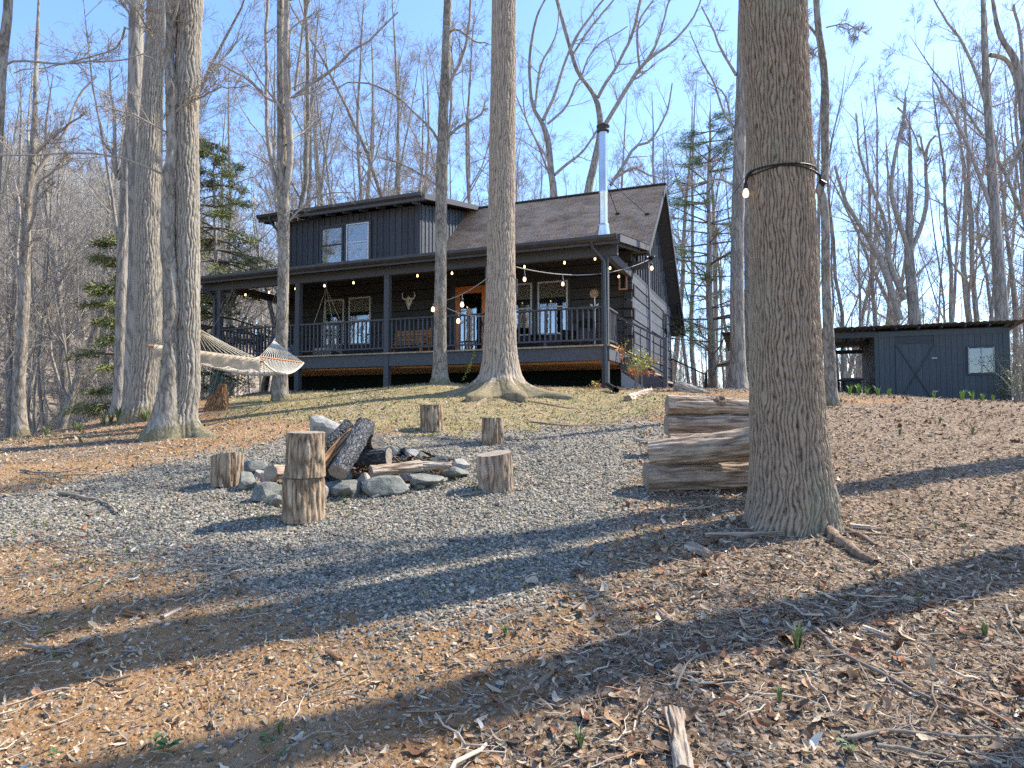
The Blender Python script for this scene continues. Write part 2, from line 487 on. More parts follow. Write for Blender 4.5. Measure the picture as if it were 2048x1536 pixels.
class Tubes:
    def __init__(self): self.b = {}
    def add(self, P, R, sides):
        P = np.asarray(P, dtype=np.float64); R = np.asarray(R, dtype=np.float64)
        if P.ndim == 2: P = P[None]; R = R[None]
        self.b.setdefault((P.shape[1], sides), []).append((P, R))
    def mesh(self, name, mat, origin=(0, 0, 0)):
        Vs, Fs = [], []; off = 0
        for (n, s), L in self.b.items():
            P = np.concatenate([a for a, _ in L]); R = np.concatenate([r for _, r in L])
            T = np.gradient(P, axis=1); T /= np.linalg.norm(T, axis=2, keepdims=True) + 1e-9
            tm = T.mean(axis=1)
            ref = np.where(np.abs(tm[:, 2:3]) > .8, np.array([[1., .1, 0]]), np.array([[0., .1, 1.]]))[:, None, :]
            U = np.cross(T, ref); U /= np.linalg.norm(U, axis=2, keepdims=True) + 1e-9
            W = np.cross(T, U)
            a = np.arange(s) * 2 * np.pi / s
            V = P[:, :, None, :] + R[:, :, None, None] * (np.cos(a)[None, None, :, None] * U[:, :, None, :] + np.sin(a)[None, None, :, None] * W[:, :, None, :])
            Mn = P.shape[0]
            idx = np.arange(Mn * n * s).reshape(Mn, n, s) + off
            q = np.stack([idx[:, :-1, :], np.roll(idx, -1, 2)[:, :-1, :], np.roll(idx, -1, 2)[:, 1:, :], idx[:, 1:, :]], -1).reshape(-1, 4)
            Vs.append(V.reshape(-1, 3)); Fs.append(q); off += V.size // 3
        return mesh_np(name, np.concatenate(Vs) - np.asarray(origin), np.concatenate(Fs), mat)

def tube_mesh(name, pts, r, mat, sides=6, origin=(0, 0, 0), smooth=0):
    P = np.array([tuple(p) for p in pts], dtype=float)
    R = np.full(len(P), r) if np.isscalar(r) else np.asarray(r, dtype=float)
    if smooth: P, R = resample(P, R, smooth)
    t = Tubes(); t.add(P, R, sides)
    return t.mesh(name, mat, origin)

def resample(P, R, n):
    P = np.asarray(P, dtype=float); R = np.asarray(R, dtype=float)
    d = np.concatenate([[0], np.cumsum(np.linalg.norm(np.diff(P, axis=0), axis=1))])
    # Catmull-Rom through the points
    Q = np.vstack([2 * P[0] - P[1], P, 2 * P[-1] - P[-2]])
    t = np.linspace(0, d[-1], n)
    k = np.clip(np.searchsorted(d, t, 'right') - 1, 0, len(P) - 2)
    u = ((t - d[k]) / (d[k + 1] - d[k] + 1e-9))[:, None]
    a, b, c, e = Q[k], Q[k + 1], Q[k + 2], Q[k + 3]
    out = .5 * ((2 * b) + (-a + c) * u + (2 * a - 5 * b + 4 * c - e) * u ** 2 + (-a + 3 * b - 3 * c + e) * u ** 3)
    return out, np.interp(t, d, R)

_box = {}
def box_me(dx, dy, dz, mat, bev=0):
    key = (round(dx, 4), round(dy, 4), round(dz, 4), mat.name)
    if key in _box: return _box[key]
    bm = bmesh.new(); bmesh.ops.create_cube(bm, size=1)
    bmesh.ops.scale(bm, vec=(dx, dy, dz), verts=bm.verts)
    if bev: bmesh.ops.bevel(bm, geom=bm.edges[:], offset=bev, segments=1, affect='EDGES')
    me = bpy.data.meshes.new('box'); bm.to_mesh(me); bm.free(); me.materials.append(mat)
    _box[key] = me
    return me

OFF = {}
def off(p): return OFF.get(p.name, Vector((0, 0, 0))) if p else Vector((0, 0, 0))

def cb(name, x0, x1, y0, y1, z0, z1, mat, parent, rot=None, bev=0):
    """a box in the coordinates of the whole thing, under thing or part"""
    c = Vector(((x0 + x1) / 2, (y0 + y1) / 2, (z0 + z1) / 2))
    o = link(name, box_me(x1 - x0, y1 - y0, z1 - z0, mat, bev), parent, c - off(parent), rot)
    OFF[o.name] = c
    return o

_bm = {}
def beam(name, a, b, w, h, mat, parent, up=(0, 0, 1)):
    """a bar of section w x h from a to b; its own axes stay square so that parts can hang on it"""
    a = Vector(a); b = Vector(b); d = b - a; L = d.length
    z = d.normalized(); x = Vector(up).cross(z)
    if x.length < 1e-4: x = Vector((1, 0, 0))
    x.normalize(); y = z.cross(x)
    key = (round(L, 3), w, h, mat.name, tuple(round(v, 3) for v in (*z, *x)))
    if key not in _bm:
        me = box_me(w, h, L, mat).copy(); me.transform(Matrix((x, y, z)).transposed().to_4x4()); _bm[key] = me
    c = (a + b) / 2
    o = link(name, _bm[key], parent, c - off(parent))
    OFF[o.name] = c
    return o

def put(name, me, parent, at_=(0, 0, 0), rot=None):
    c = Vector(at_)
    o = link(name, me, parent, c - off(parent), rot)
    OFF[o.name] = c
    return o

def prism(name, poly, axis, t0, t1, mat, parent=None):
    """polygon of 2d points pushed along an axis ('x': (y,z); 'y': (x,z); 'z': (x,y))"""
    def P(p, t):
        return {'x': (t, p[0], p[1]), 'y': (p[0], t, p[1]), 'z': (p[0], p[1], t)}[axis]
    n = len(poly)
    V = [P(p, t0) for p in poly] + [P(p, t1) for p in poly]
    Fs = [list(range(n))[::-1], list(range(n, 2 * n))] + [[i, (i + 1) % n, n + (i + 1) % n, n + i] for i in range(n)]
    me = bpy.data.meshes.new(name); me.from_pydata(V, [], Fs); me.materials.append(mat)
    bm = bmesh.new(); bm.from_mesh(me); bmesh.ops.recalc_face_normals(bm, faces=bm.faces); bm.to_mesh(me); bm.free()
    if parent is None: return me
    return put(name, me, parent)

def lathe(name, prof, n, mat, smooth=True):
    a = np.arange(n) * 2 * np.pi / n
    V = np.concatenate([np.stack([r * np.cos(a), r * np.sin(a), np.full(n, z)], 1) for r, z in prof])
    k = len(prof)
    idx = np.arange(k * n).reshape(k, n)
    q = np.stack([idx[:-1], np.roll(idx, -1, 1)[:-1], np.roll(idx, -1, 1)[1:], idx[1:]], -1).reshape(-1, 4)
    return mesh_np(name, V, q, mat, smooth)

# ------------------------------------------------------------------ ground zones
def pip(x, y, poly):
    r = np.zeros(x.shape, dtype=bool); n = len(poly)
    for i in range(n):
        x0, y0 = poly[i]; x1, y1 = poly[(i + 1) % n]
        c = ((y0 > y) != (y1 > y)) & (x < (x1 - x0) * (y - y0) / (y1 - y0 + 1e-12) + x0)
        r ^= c
    return r

def ground_poly(px): return [tuple(hit(*p))[:2] for p in px]
GRAVEL = ground_poly([(-150, 1000), (100, 985), (300, 930), (430, 905), (560, 880), (700, 868), (850, 872), (1000, 862), (1080, 835), (1200, 818), (1330, 800), (1345, 850), (1300, 900),
                      (1290, 1000), (1225, 1060), (1240, 1120), (1180, 1180), (1050, 1220), (950, 1270), (800, 1305), (690, 1290), (560, 1230), (400, 1175), (250, 1130), (100, 1085), (-150, 1090)])
MOSS = ground_poly([(420, 806), (700, 780), (960, 776), (1340, 783), (1340, 838), (1080, 862), (850, 880), (740, 850), (560, 840), (440, 836)])
LITTER = ground_poly([(1345, 790), (1700, 806), (2300, 815), (2400, 1700), (860, 1700), (980, 1420), (1150, 1290), (1290, 1140), (1300, 1000), (1300, 900), (1340, 850)])
LEFTL = ground_poly([(-300, 905), (60, 886), (330, 868), (330, 905), (60, 930), (-300, 960)])

def zones(x, y, J=1):
    if J > 1:
        r = np.random.default_rng(5); acc = 0
        for k in range(J):
            acc = acc + np.array(zones(x + r.normal(0, .3, x.shape), y + r.normal(0, .3, x.shape)))
        return acc / J
    wx = x + .5 * (fbm(x * 1.7, y * 1.7, s=21, o=4) - .5); wy = y + .5 * (fbm(x * 1.7, y * 1.7, s=33, o=4) - .5)
    gr = pip(wx, wy, GRAVEL).astype(float)
    mo = pip(wx, wy, MOSS).astype(float)
    li = pip(wx, wy, LITTER).astype(float) + .7 * pip(wx, wy, LEFTL)
    # under the trees beyond the clearing everything is leaf litter; bare dry leaves under the porch
    lx = (x - 2.2) * .927 - (y - 15) * .374; ly = (x - 2.2) * .374 + (y - 15) * .927
    far = np.clip((ly + 1.2) / .6, 0, 1)
    li = np.maximum(li, far * .9); mo = mo * (1 - far)
    li = np.maximum(li, np.clip((-x - 5.5) / 2, 0, 1) * .5 * (y > 9))
    gr = gr * (1 - mo * .75)
    return gr, np.clip(li, 0, 1) * (1 - gr), mo * (1 - gr)

# ------------------------------------------------------------------ GROUND
def ground():
    def warp(n, fine, far):
        u = np.linspace(-1, 1, n); k = math.asinh(far / fine)
        return fine * np.sinh(k * u)
    xs = warp(360, 2.6, 420)
    u = np.linspace(0, 1, 400)
    ys = 1.8 + 2.2 * np.sinh(-math.asinh(60 / 2.2) + u * (math.asinh(60 / 2.2) + math.asinh(420 / 2.2)))
    X, Y = np.meshgrid(xs, ys)
    Z = gh(X.ravel(), Y.ravel()).reshape(X.shape)
    dist = np.hypot(X, Y)
    Z = np.where(dist > 110, np.minimum(Z, -12 - (dist - 110) * .03), Z)
    idx = np.arange(X.size).reshape(X.shape)
    q = np.stack([idx[:-1, :-1], idx[:-1, 1:], idx[1:, 1:], idx[1:, :-1]], -1).reshape(-1, 4)
    gr, li, mo = zones(X.ravel(), Y.ravel(), 5)
    m, nt, b = new_mat('ground_soil')
    A = {}
    for n in ('zg', 'zl', 'zm'):
        a = node(nt, 'ShaderNodeAttribute'); a.attribute_name = n; A[n] = a.outputs['Fac']
    v = coords(nt)
    n1 = noise(nt, v, 1.1, 6, .6); n2 = noise(nt, v, 28, 8, .75); n3 = noise(nt, v, 7, 6, .7)
    vo = node(nt, 'ShaderNodeTexVoronoi'); vo.inputs['Scale'].default_value = 42; nt.links.new(v, vo.inputs['Vector'])
    sp = node(nt, 'ShaderNodeSeparateColor'); nt.links.new(vo.outputs['Color'], sp.inputs[0])
    mixn = math_n(nt, 'MULTIPLY_ADD', n1, .5, math_n(nt, 'MULTIPLY', n2, .5))
    soil = ramp(nt, mixn, [(.3, (.12, .07, .036)), (.47, (.32, .18, .085)), (.66, (.47, .30, .165))])
    soil = mixc(nt, ramp(nt, sp.outputs[0], [(.75, (0, 0, 0)), (.85, (.7, .7, .7))]), soil, (.36, .27, .19))
    lit = ramp(nt, math_n(nt, 'MULTIPLY_ADD', sp.outputs[1], .45, math_n(nt, 'MULTIPLY', n2, .6)), [(.25, (.08, .052, .034)), (.5, (.24, .165, .11)), (.75, (.44, .33, .235))])
    grv = ramp(nt, math_n(nt, 'MULTIPLY_ADD', sp.outputs[2], .6, math_n(nt, 'MULTIPLY', n2, .4)), [(.2, (.13, .11, .085)), (.5, (.29, .25, .20)), (.8, (.42, .37, .30))])
    mos = ramp(nt, math_n(nt, 'MULTIPLY_ADD', n3, .6, math_n(nt, 'MULTIPLY', n2, .4)), [(.38, (.38, .23, .12)), (.47, (.42, .31, .19)), (.53, (.24, .21, .085)), (.58, (.15, .17, .05)), (.66, (.42, .33, .21))])
    w = lambda z: math_n(nt, 'MULTIPLY', z, 1.0)
    jit = math_n(nt, 'MULTIPLY_ADD', n3, 1.2, -.6)
    def soft(z): return ramp(nt, math_n(nt, 'ADD', z, jit), [(.38, (0, 0, 0)), (.62, (1, 1, 1))])
    c = mixc(nt, soft(A['zl']), soil, lit)
    c = mixc(nt, soft(A['zm']), c, mos)
    c = mixc(nt, soft(A['zg']), c, grv)
    nt.links.new(c, b.inputs['Base Color'])
    b.inputs['Roughness'].default_value = .95; b.inputs['Specular IOR Level'].default_value = .1
    h = math_n(nt, 'ADD', n2, math_n(nt, 'ADD', math_n(nt, 'MULTIPLY', n3, .8), math_n(nt, 'MULTIPLY', vo.outputs['Distance'], -.7)))
    bump(nt, b, h, .9, .03)
    me = mesh_np('ground', np.stack([X, Y, Z], -1).reshape(-1, 3), q, m, True, {'zg': gr, 'zl': li, 'zm': mo})
    o = link('ground', me); tag(o, kind='structure')
    # the wooded hillside across the valley
    r = np.linspace(38, 260, 60); az = np.linspace(rad(-115), rad(35), 110)
    Rr, Az = np.meshgrid(r, az)
    HX, HY = Rr * np.sin(Az), Rr * np.cos(Az)
    HZ = hill_z(HX, HY)
    idx = np.arange(HX.size).reshape(HX.shape)
    q = np.stack([idx[:-1, :-1], idx[:-1, 1:], idx[1:, 1:], idx[1:, :-1]], -1).reshape(-1, 4)
    o = link('hill', mesh_np('hill', np.stack([HX, HY, HZ], -1).reshape(-1, 3), q, M['hill'])); tag(o, kind='structure')

def hill_z(x, y):
    z = 58 * np.exp(-(((x + 135) / 72) ** 2 + ((y - 105) / 75) ** 2) / 2) - 13
    return z + 5 * (fbm(x * .03, y * .03, s=5, o=3) - .5)
ground()

# ------------------------------------------------------------------ scattered stuff (points that carry small meshes)
_gid = [0]
def scatter(name, P, rot, scl, idx, protos, label):
    me = bpy.data.meshes.new(name)
    n = len(P)
    me.vertices.add(n); me.vertices.foreach_set('co', np.asarray(P, dtype=np.float32).ravel())
    for nm, a in (('rot', rot), ('scl', scl)):
        t = me.attributes.new(nm, 'FLOAT_VECTOR', 'POINT'); t.data.foreach_set('vector', np.asarray(a, dtype=np.float32).ravel())
    t = me.attributes.new('idx', 'INT', 'POINT'); t.data.foreach_set('value', np.asarray(idx, dtype=np.int32))
    ob = link(name, me); tag(ob, label, kind='stuff')
    g = bpy.data.node_groups.new(name, 'GeometryNodeTree')
    g.interface.new_socket('Geometry', in_out='INPUT', socket_type='NodeSocketGeometry')
    g.interface.new_socket('Geometry', in_out='OUTPUT', socket_type='NodeSocketGeometry')
    N = g.nodes; L = g.links.new
    gi = N.new('NodeGroupInput'); go = N.new('NodeGroupOutput'); ip = N.new('GeometryNodeInstanceOnPoints')
    jn = N.new('GeometryNodeJoinGeometry')
    for pr in reversed(protos):
        oi = N.new('GeometryNodeObjectInfo'); oi.inputs[0].default_value = pr; oi.inputs['As Instance'].default_value = True
        L(oi.outputs['Geometry'], jn.inputs[0])
    L(jn.outputs[0], ip.inputs['Instance']); ip.inputs['Pick Instance'].default_value = True
    def na(nm, ty):
        a = N.new('GeometryNodeInputNamedAttribute'); a.data_type = ty; a.inputs[0].default_value = nm
        return a.outputs[0]
    L(gi.outputs[0], ip.inputs['Points']); L(na('idx', 'INT'), ip.inputs['Instance Index'])
    L(na('rot', 'FLOAT_VECTOR'), ip.inputs['Rotation']); L(na('scl', 'FLOAT_VECTOR'), ip.inputs['Scale'])
    L(ip.outputs[0], go.inputs[0])
    ob.modifiers.new('scatter', 'NODES').node_group = g
    return ob

def proto(name, me): return bpy.data.objects.new(name, me)   # carried by the points, stands nowhere itself

def stone_me(seed, sub, flat, mat, cuts=7, rough=.0, dd=(.26, .42)):
    rng = random.Random(seed)
    bm = bmesh.new(); bmesh.ops.create_icosphere(bm, subdivisions=sub, radius=.5)
    pl = []
    for k in range(cuts):
        n = Vector((rng.gauss(0, 1), rng.gauss(0, 1), rng.gauss(0, 1))).normalized(); pl.append((n, rng.uniform(*dd)))
    for v in bm.verts:
        for n, d in pl:
            s = v.co.dot(n)
            if s > d: v.co -= n * (s - d) * .95
        if rough: v.co += Vector((rng.gauss(0, 1), rng.gauss(0, 1), rng.gauss(0, 1))) * rough
        v.co.z *= flat
    me = bpy.data.meshes.new('stone'); bm.to_mesh(me); bm.free(); me.materials.append(mat)
    return me

def leaf_me(seed, mat, wid=.3):
    rng = random.Random(seed); V = []; nx = 4
    curl = rng.uniform(-1.6, 1.6); bend = rng.uniform(-.8, .8); side = rng.uniform(-.25, .25)
    for i in range(nx + 1):
        t = i / nx; w = wid * (math.sin(math.pi * (.08 + .84 * t)) ** .8) * rng.uniform(.8, 1.2)
        for s in (-1, 0, 1):
            z = abs(s) * w * .5 * curl * .6 + bend * (t - .5) ** 2 * 1.2 + rng.uniform(-.03, .03)
            V.append((t - .5, s * w * .5 + side * math.sin(t * 3), z))
    Fs = []
    for i in range(nx):
        for s in (0, 1):
            a = i * 3 + s; Fs.append((a, a + 1, a + 4, a + 3))
    me = bpy.data.meshes.new('leaf'); me.from_pydata(V, [], Fs); me.materials.append(mat); return me

def bit_me(seed, mat, r=.02):
    rng = np.random.default_rng(seed)
    P = np.stack([np.linspace(-.5, .5, 5), rng.normal(0, .07, 5), rng.normal(.02, .03, 5)], 1)
    t = Tubes(); t.add(P, np.array([r, r, r * .9, r * .8, r * .4]), 4); return t.mesh('bit', mat)

def tuft_me(seed, mat, n=12, h=1.0, spread=.5, w=.03):
    rng = random.Random(seed); V = []; Fs = []
    for k in range(n):
        a = rng.uniform(0, 6.28); l = rng.uniform(.3, 1) * h; o = rng.uniform(.3, 1) * spread
        bx, by = math.cos(a) * .08 * rng.random(), math.sin(a) * .08 * rng.random()
        px, py = -math.sin(a) * w, math.cos(a) * w
        dx, dy = math.cos(a) * o * l, math.sin(a) * o * l
        b = len(V)
        V += [(bx - px, by - py, -.05), (bx + px, by + py, -.05), (bx + dx * .4 + px, by + dy * .4 + py, l * .65), (bx + dx * .4 - px, by + dy * .4 - py, l * .65), (bx + dx, by + dy, l * .9)]
        Fs += [(b, b + 1, b + 2, b + 3), (b + 3, b + 2, b + 4)]
    me = bpy.data.meshes.new('tuft'); me.from_pydata(V, [], Fs); me.materials.append(mat); return me

RNG = np.random.default_rng(11)
def sample(n, x0, x1, y0, y1, dens, keep):
    """points in the world: denser close by, kept where keep(x, y) allows"""
    X = RNG.uniform(x0, x1, n); Y = RNG.uniform(y0, y1, n)
    d = np.hypot(X, Y)
    k = RNG.random(n) < np.minimum(1, (dens / np.maximum(d, .1)) ** 2)
    X, Y = X[k], Y[k]
    k = RNG.random(len(X)) < keep(X + RNG.normal(0, .28, len(X)), Y + RNG.normal(0, .28, len(X)))
    return X[k], Y[k]

def sizes(n, d, s0, far): return s0 * np.exp(RNG.normal(0, .32, n)) * (1 + np.maximum(0, d - 4) * far)

pebs = [proto('pebble', stone_me(40 + i, 1, .62, M['pebble'], 6)) for i in range(5)]
clods = [proto('crumb', stone_me(60 + i, 1, .7, M['clod'], 5)) for i in range(3)]
leaves_ = [proto('dry_leaf', leaf_me(80 + i, M['litter'], w)) for i, w in enumerate((.16, .22, .3, .38, .5, .14))]
leaves_o = [proto('russet_leaf', leaf_me(95 + i, M['leaf_or'], w)) for i, w in enumerate((.45, .55, .7))]
bits = [proto('bit', bit_me(110 + i, M['bit'], r)) for i, r in enumerate((.02, .014, .03))]
tufts = [proto('tuft', tuft_me(120 + i, M['tuft'])) for i in range(4)]

def do_scatter():
    Z3 = lambda n: (np.zeros(n), np.zeros(n), np.zeros(n))
    # gravel in and around the clearing
    X, Y = sample(560000, -9, 6, 1.6, 13, 5.2, lambda x, y: (lambda z: z[0] * .88 + .09 + .02 * z[1])(zones(x, y)))
    d = np.hypot(X, Y); n = len(X); s = sizes(n, d, .0175, .045)
    Z = gh(X, Y) + s * .12
    rot = np.stack([RNG.normal(0, .35, n), RNG.normal(0, .35, n), RNG.uniform(0, 6.28, n)], 1)
    scl = np.stack([s * RNG.uniform(.9, 1.5, n), s * RNG.uniform(.7, 1.1, n), s], 1)
    scatter('gravel', np.stack([X, Y, Z], 1), rot, scl, RNG.integers(0, 5, n), pebs, 'blue grey gravel spread round the fire pit')
    # dry leaves and bark mulch
    X, Y = sample(560000, -13, 14, 1.4, 21, 4.2, lambda x, y: (lambda z: np.clip(z[1] * 1.0 + (.33 + .2 * z[2]) * (1 - z[0]) * (1 - z[1]) + z[0] * .07, 0, 1))(zones(x, y)))
    d = np.hypot(X, Y); n = len(X); s = sizes(n, d, .029, .06)
    Z = gh(X, Y) + s * .1 + RNG.uniform(0, .01, n)
    rot = np.stack([RNG.normal(0, .45, n), RNG.normal(0, .45, n), RNG.uniform(0, 6.28, n)], 1)
    scatter('leaf_litter', np.stack([X, Y, Z], 1), rot, np.stack([s * 1.1, s, s], 1), RNG.integers(0, 6, n), leaves_, 'tan dry leaves and bark mulch covering the slope')
    X, Y = sample(30000, -8, 13, 1.6, 16, 6, lambda x, y: zones(x, y)[1] * (fbm(x * .8, y * .8, s=70) > .5) + .03)
    n = len(X); s = sizes(n, np.hypot(X, Y), .042, .05)
    rot = np.stack([RNG.normal(0, .4, n), RNG.normal(0, .4, n), RNG.uniform(0, 6.28, n)], 1)
    scatter('russet_leaves', np.stack([X, Y, gh(X, Y) + .014], 1), rot, np.stack([s, s, s], 1), RNG.integers(0, 3, n), leaves_o, 'russet fallen leaves lying among the paler litter')
    # whole leaves lying on top
    X, Y = sample(14000, -7, 11, 1.5, 12, 3.2, lambda x, y: (lambda z: .06 + .94 * z[1])(zones(x, y)))
    n = len(X); s = RNG.uniform(.045, .095, n)
    rot = np.stack([RNG.normal(0, .3, n), RNG.normal(0, .3, n), RNG.uniform(0, 6.28, n)], 1)
    scatter('fallen_leaves', np.stack([X, Y, gh(X, Y) + .018], 1), rot, np.stack([s, s, s], 1), RNG.integers(0, 4, n), [leaves_[3], leaves_[4], leaves_o[0], leaves_[2]], 'larger curled dead leaves lying on the litter')
    # crumbs of red soil
    X, Y = sample(150000, -8, 4, 1.4, 12, 3.6, lambda x, y: (lambda z: np.clip(1 - z[0] - z[1] * .7 - z[2] * .6, 0, 1))(zones(x, y)))
    n = len(X); s = sizes(n, np.hypot(X, Y), .014, .12)
    rot = RNG.uniform(0, 6.28, (n, 3))
    scatter('soil', np.stack([X, Y, gh(X, Y)], 1), rot, np.stack([s, s, s], 1), RNG.integers(0, 3, n), clods, 'crumbly red clay soil')
    # twigs and straw
    X, Y = sample(110000, -10, 12, 1.5, 16, 3.8, lambda x, y: (lambda z: .1 + .9 * z[1] + .25 * (1 - z[0] - z[1]) * (1 - z[0]))(zones(x, y)))
    n = len(X); s = RNG.lognormal(0, .5, n) * .085
    rot = np.stack([RNG.normal(0, .12, n), RNG.normal(0, .12, n), RNG.uniform(0, 6.28, n)], 1)
    scatter('twig_litter', np.stack([X, Y, gh(X, Y) + .012], 1), rot, np.stack([s, s * .7, s * .7], 1), RNG.integers(0, 3, n), bits, 'small dry twigs and straw scattered on the ground')
    # grass
    X, Y = sample(70000, -9, 8, 2.2, 15, 14, lambda x, y: (lambda z: np.clip(z[2] * (fbm(x * 1.2, y * 1.2, s=55) > .5) * .33 + (fbm(x * 2.5, y * 2.5, s=56) > .6) * .22 * (y > 3.2), 0, 1))(zones(x, y)))
    n = len(X); s = RNG.uniform(.025, .06, n)
    rot = np.stack([RNG.normal(0, .2, n), RNG.normal(0, .2, n), RNG.uniform(0, 6.28, n)], 1)
    scatter('grass', np.stack([X, Y, gh(X, Y)], 1), rot, np.stack([s, s, s], 1), RNG.integers(0, 4, n), tufts, 'short patchy grass and moss below the porch')
do_scatter()
#<H>
# ------------------------------------------------------------------ CABIN  (own axes: x along the front, y towards the back, z up from the yard)
YAW = math.atan2(-.374, .927)
CB0 = Vector((2.2, 15, 2.1))
cabin = empty('log_cabin', CB0, YAW, 'black stained log cabin with covered front porch and brown shingle roof', 'cabin')
CM = Matrix.Translation(CB0) @ Matrix.Rotation(YAW, 4, 'Z')
CMI = CM.inverted()
def cab(px, py, D):
    """where the photo direction meets the upright plane y = D of the cabin"""
    o = CMI @ Vector((0, 0, CAMZ)); d = CMI.to_3x3() @ ray(px, py)
    t = (D - o.y) / d.y
    return o + d * t
def cabW(v): return CM @ Vector(v)

XL = -12.4          # left wall
YF, YB = 3.0, 10.2  # front and back wall
RY, RZ, SL = 6.6, 6.9, .9   # ridge and slope

def build_cabin():
    T = cabin
    DK = 1.0        # deck height
    # --- body
    cb('wall', XL, -.03, YF + .04, YB, -.6, 3.3, M['darkcore'], T)
    prism('gable_wall', [(YF + .04, 3.3), (YB, 3.3), (YB, RZ - SL * (YB - RY) - .12), (RY, RZ - .12), (YF + .04, RZ - SL * (RY - YF) - .05)], 'x', -.26, -.03, M['darkcore'], T)
    prism('gable_wall', [(YF + .04, 3.3), (YB, 3.3), (YB, RZ - SL * (YB - RY) - .12), (RY, RZ - .12), (YF + .04, RZ - SL * (RY - YF) - .05)], 'x', XL, XL + .2, M['darkcore'], T)
    cb('wall', XL, -.05, YF + .06, YF + .2, 3.3, 3.95, M['darkcore'], T)
    # squared logs of the front wall
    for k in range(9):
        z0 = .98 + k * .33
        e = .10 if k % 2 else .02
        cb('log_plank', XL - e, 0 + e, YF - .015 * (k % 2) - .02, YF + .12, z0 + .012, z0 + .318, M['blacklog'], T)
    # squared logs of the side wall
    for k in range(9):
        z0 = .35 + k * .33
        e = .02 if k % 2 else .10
        cb('side_log_plank', -.1, .035 + .01 * ((k * 7) % 3), YF - e, YB + e, z0 + .02, min(z0 + .312, 3.28), M['sidelog_lit'], T)
    # notched log ends at the corner
    for k in range(9):
        z0 = .98 + k * .33 * .78
        cb('log_end', -.16, .05 + .02 * (k % 2), YF - .14 - .03 * ((k * 5) % 3), YF - .02, z0 + .03, z0 + .21, M['blacklog'], T)
    # skirt below
    cb('skirt', XL, 0.0, YF - .03, YF + .02, -.5, .96, M['netting'], T)
    # --- board and batten gable
    n = 17
    for i in range(n):
        y = YF + .12 + i * (YB - YF - .2) / n
        zt = RZ - SL * abs(y + .08 - RY) - .22
        if y < YF + .6: zt = min(zt, 3.75)
        if zt > 3.45:
            cb('board', -.04, .0, y + .006, y + .40, 3.3, zt, M['sidelog_lit'], T)
            cb('batten', .0, .05, y - .035, y + .035, 3.37, zt - .02, M['sidelog_lit'], T)
    cb('belly_band', -.02, .06, YF - .02, YB, 3.27, 3.36, M['charcoal'], T)
    # --- dormer
    dx = -6.76
    cb('dormer_wall', XL, dx - .02, YF + .03, YF + .2, 3.9, 6.05, M['darkcore'], T)
    prism('dormer_side_wall', [(YF + .03, 4.0), (YF + .03, 6.02), (6.4, 6.72), (6.5, 6.7)], 'x', dx - .2, dx - .02, M['darkcore'], T)
    prism('dormer_side_wall', [(YF + .03, 4.0), (YF + .03, 6.02), (6.4, 6.72), (6.5, 6.7)], 'x', XL, XL + .18, M['darkcore'], T)
    nb = 24; st = (dx - XL) / nb
    for i in range(nb):
        x = XL + i * st
        cb('board', x + .005, x + st - .005, YF - .01, YF + .03, 3.92, 6.03, M['charcoal'], T)
        cb('batten', x - .03, x + .03, YF - .045, YF - .01, 3.92, 6.0, M['charcoal'], T)
    cb('corner_board', dx - .09, dx + .03, YF - .05, YF + .03, 3.92, 6.02, M['charcoal'], T)
    for i in range(14):
        y = YF + .1 + i * .24
        zb = RZ - SL * (RY - y) + .02; zt = 6.05 + (y - YF) * .22
        if zt - zb > .1:
            cb('board', dx - .02, dx + .01, y + .005, y + .235, max(zb, 4.05) - .12, zt, M['sidelog_lit'], T)
            cb('batten', dx + .01, dx + .04, y - .03, y + .03, max(zb, 4.05) - .05, zt, M['sidelog_lit'], T)
    # shed roof of the dormer
    def slab(name, x0, x1, y0, z0, y1, z1, th, mat, parent):
        return prism(name, [(y0, z0), (y1, z1), (y1, z1 - th), (y0, z0 - th)], 'x', x0, x1, mat, parent)
    dr = slab('dormer_roof', XL - .5, dx + .42, 2.5, 6.18, RY + .15, 7.02, .10, M['gutter'], T)
    put('fascia', prism('fascia', [(2.46, 6.22), (2.5, 6.22), (2.5, 5.98), (2.46, 5.98)], 'x', XL - .5, dx + .42, M['trimwood']), dr)
    put('rake_board', prism('rake_board', [(2.5, 6.2), (RY + .1, 7.03), (RY + .1, 6.86), (2.5, 6.02)], 'x', dx + .42, dx + .45, M['trimwood']), dr)
    put('soffit', prism('soffit', [(2.5, 6.06), (3.0, 6.15), (3.0, 6.13), (2.5, 6.03)], 'x', XL - .48, dx + .4, M['charcoal']), dr)
    for i in range(10):
        x = XL - .3 + i * .66
        beam('rafter_tail', (x, 2.52, 5.98), (x, 3.0, 6.07), .05, .1, M['charcoal'], dr)
    gut = put('dormer_gutter', prism('gutter', [(2.34, 6.21), (2.46, 6.21), (2.46, 6.10), (2.40, 6.08), (2.35, 6.12)], 'x', XL - .5, dx + .40, M['gutter']), T)
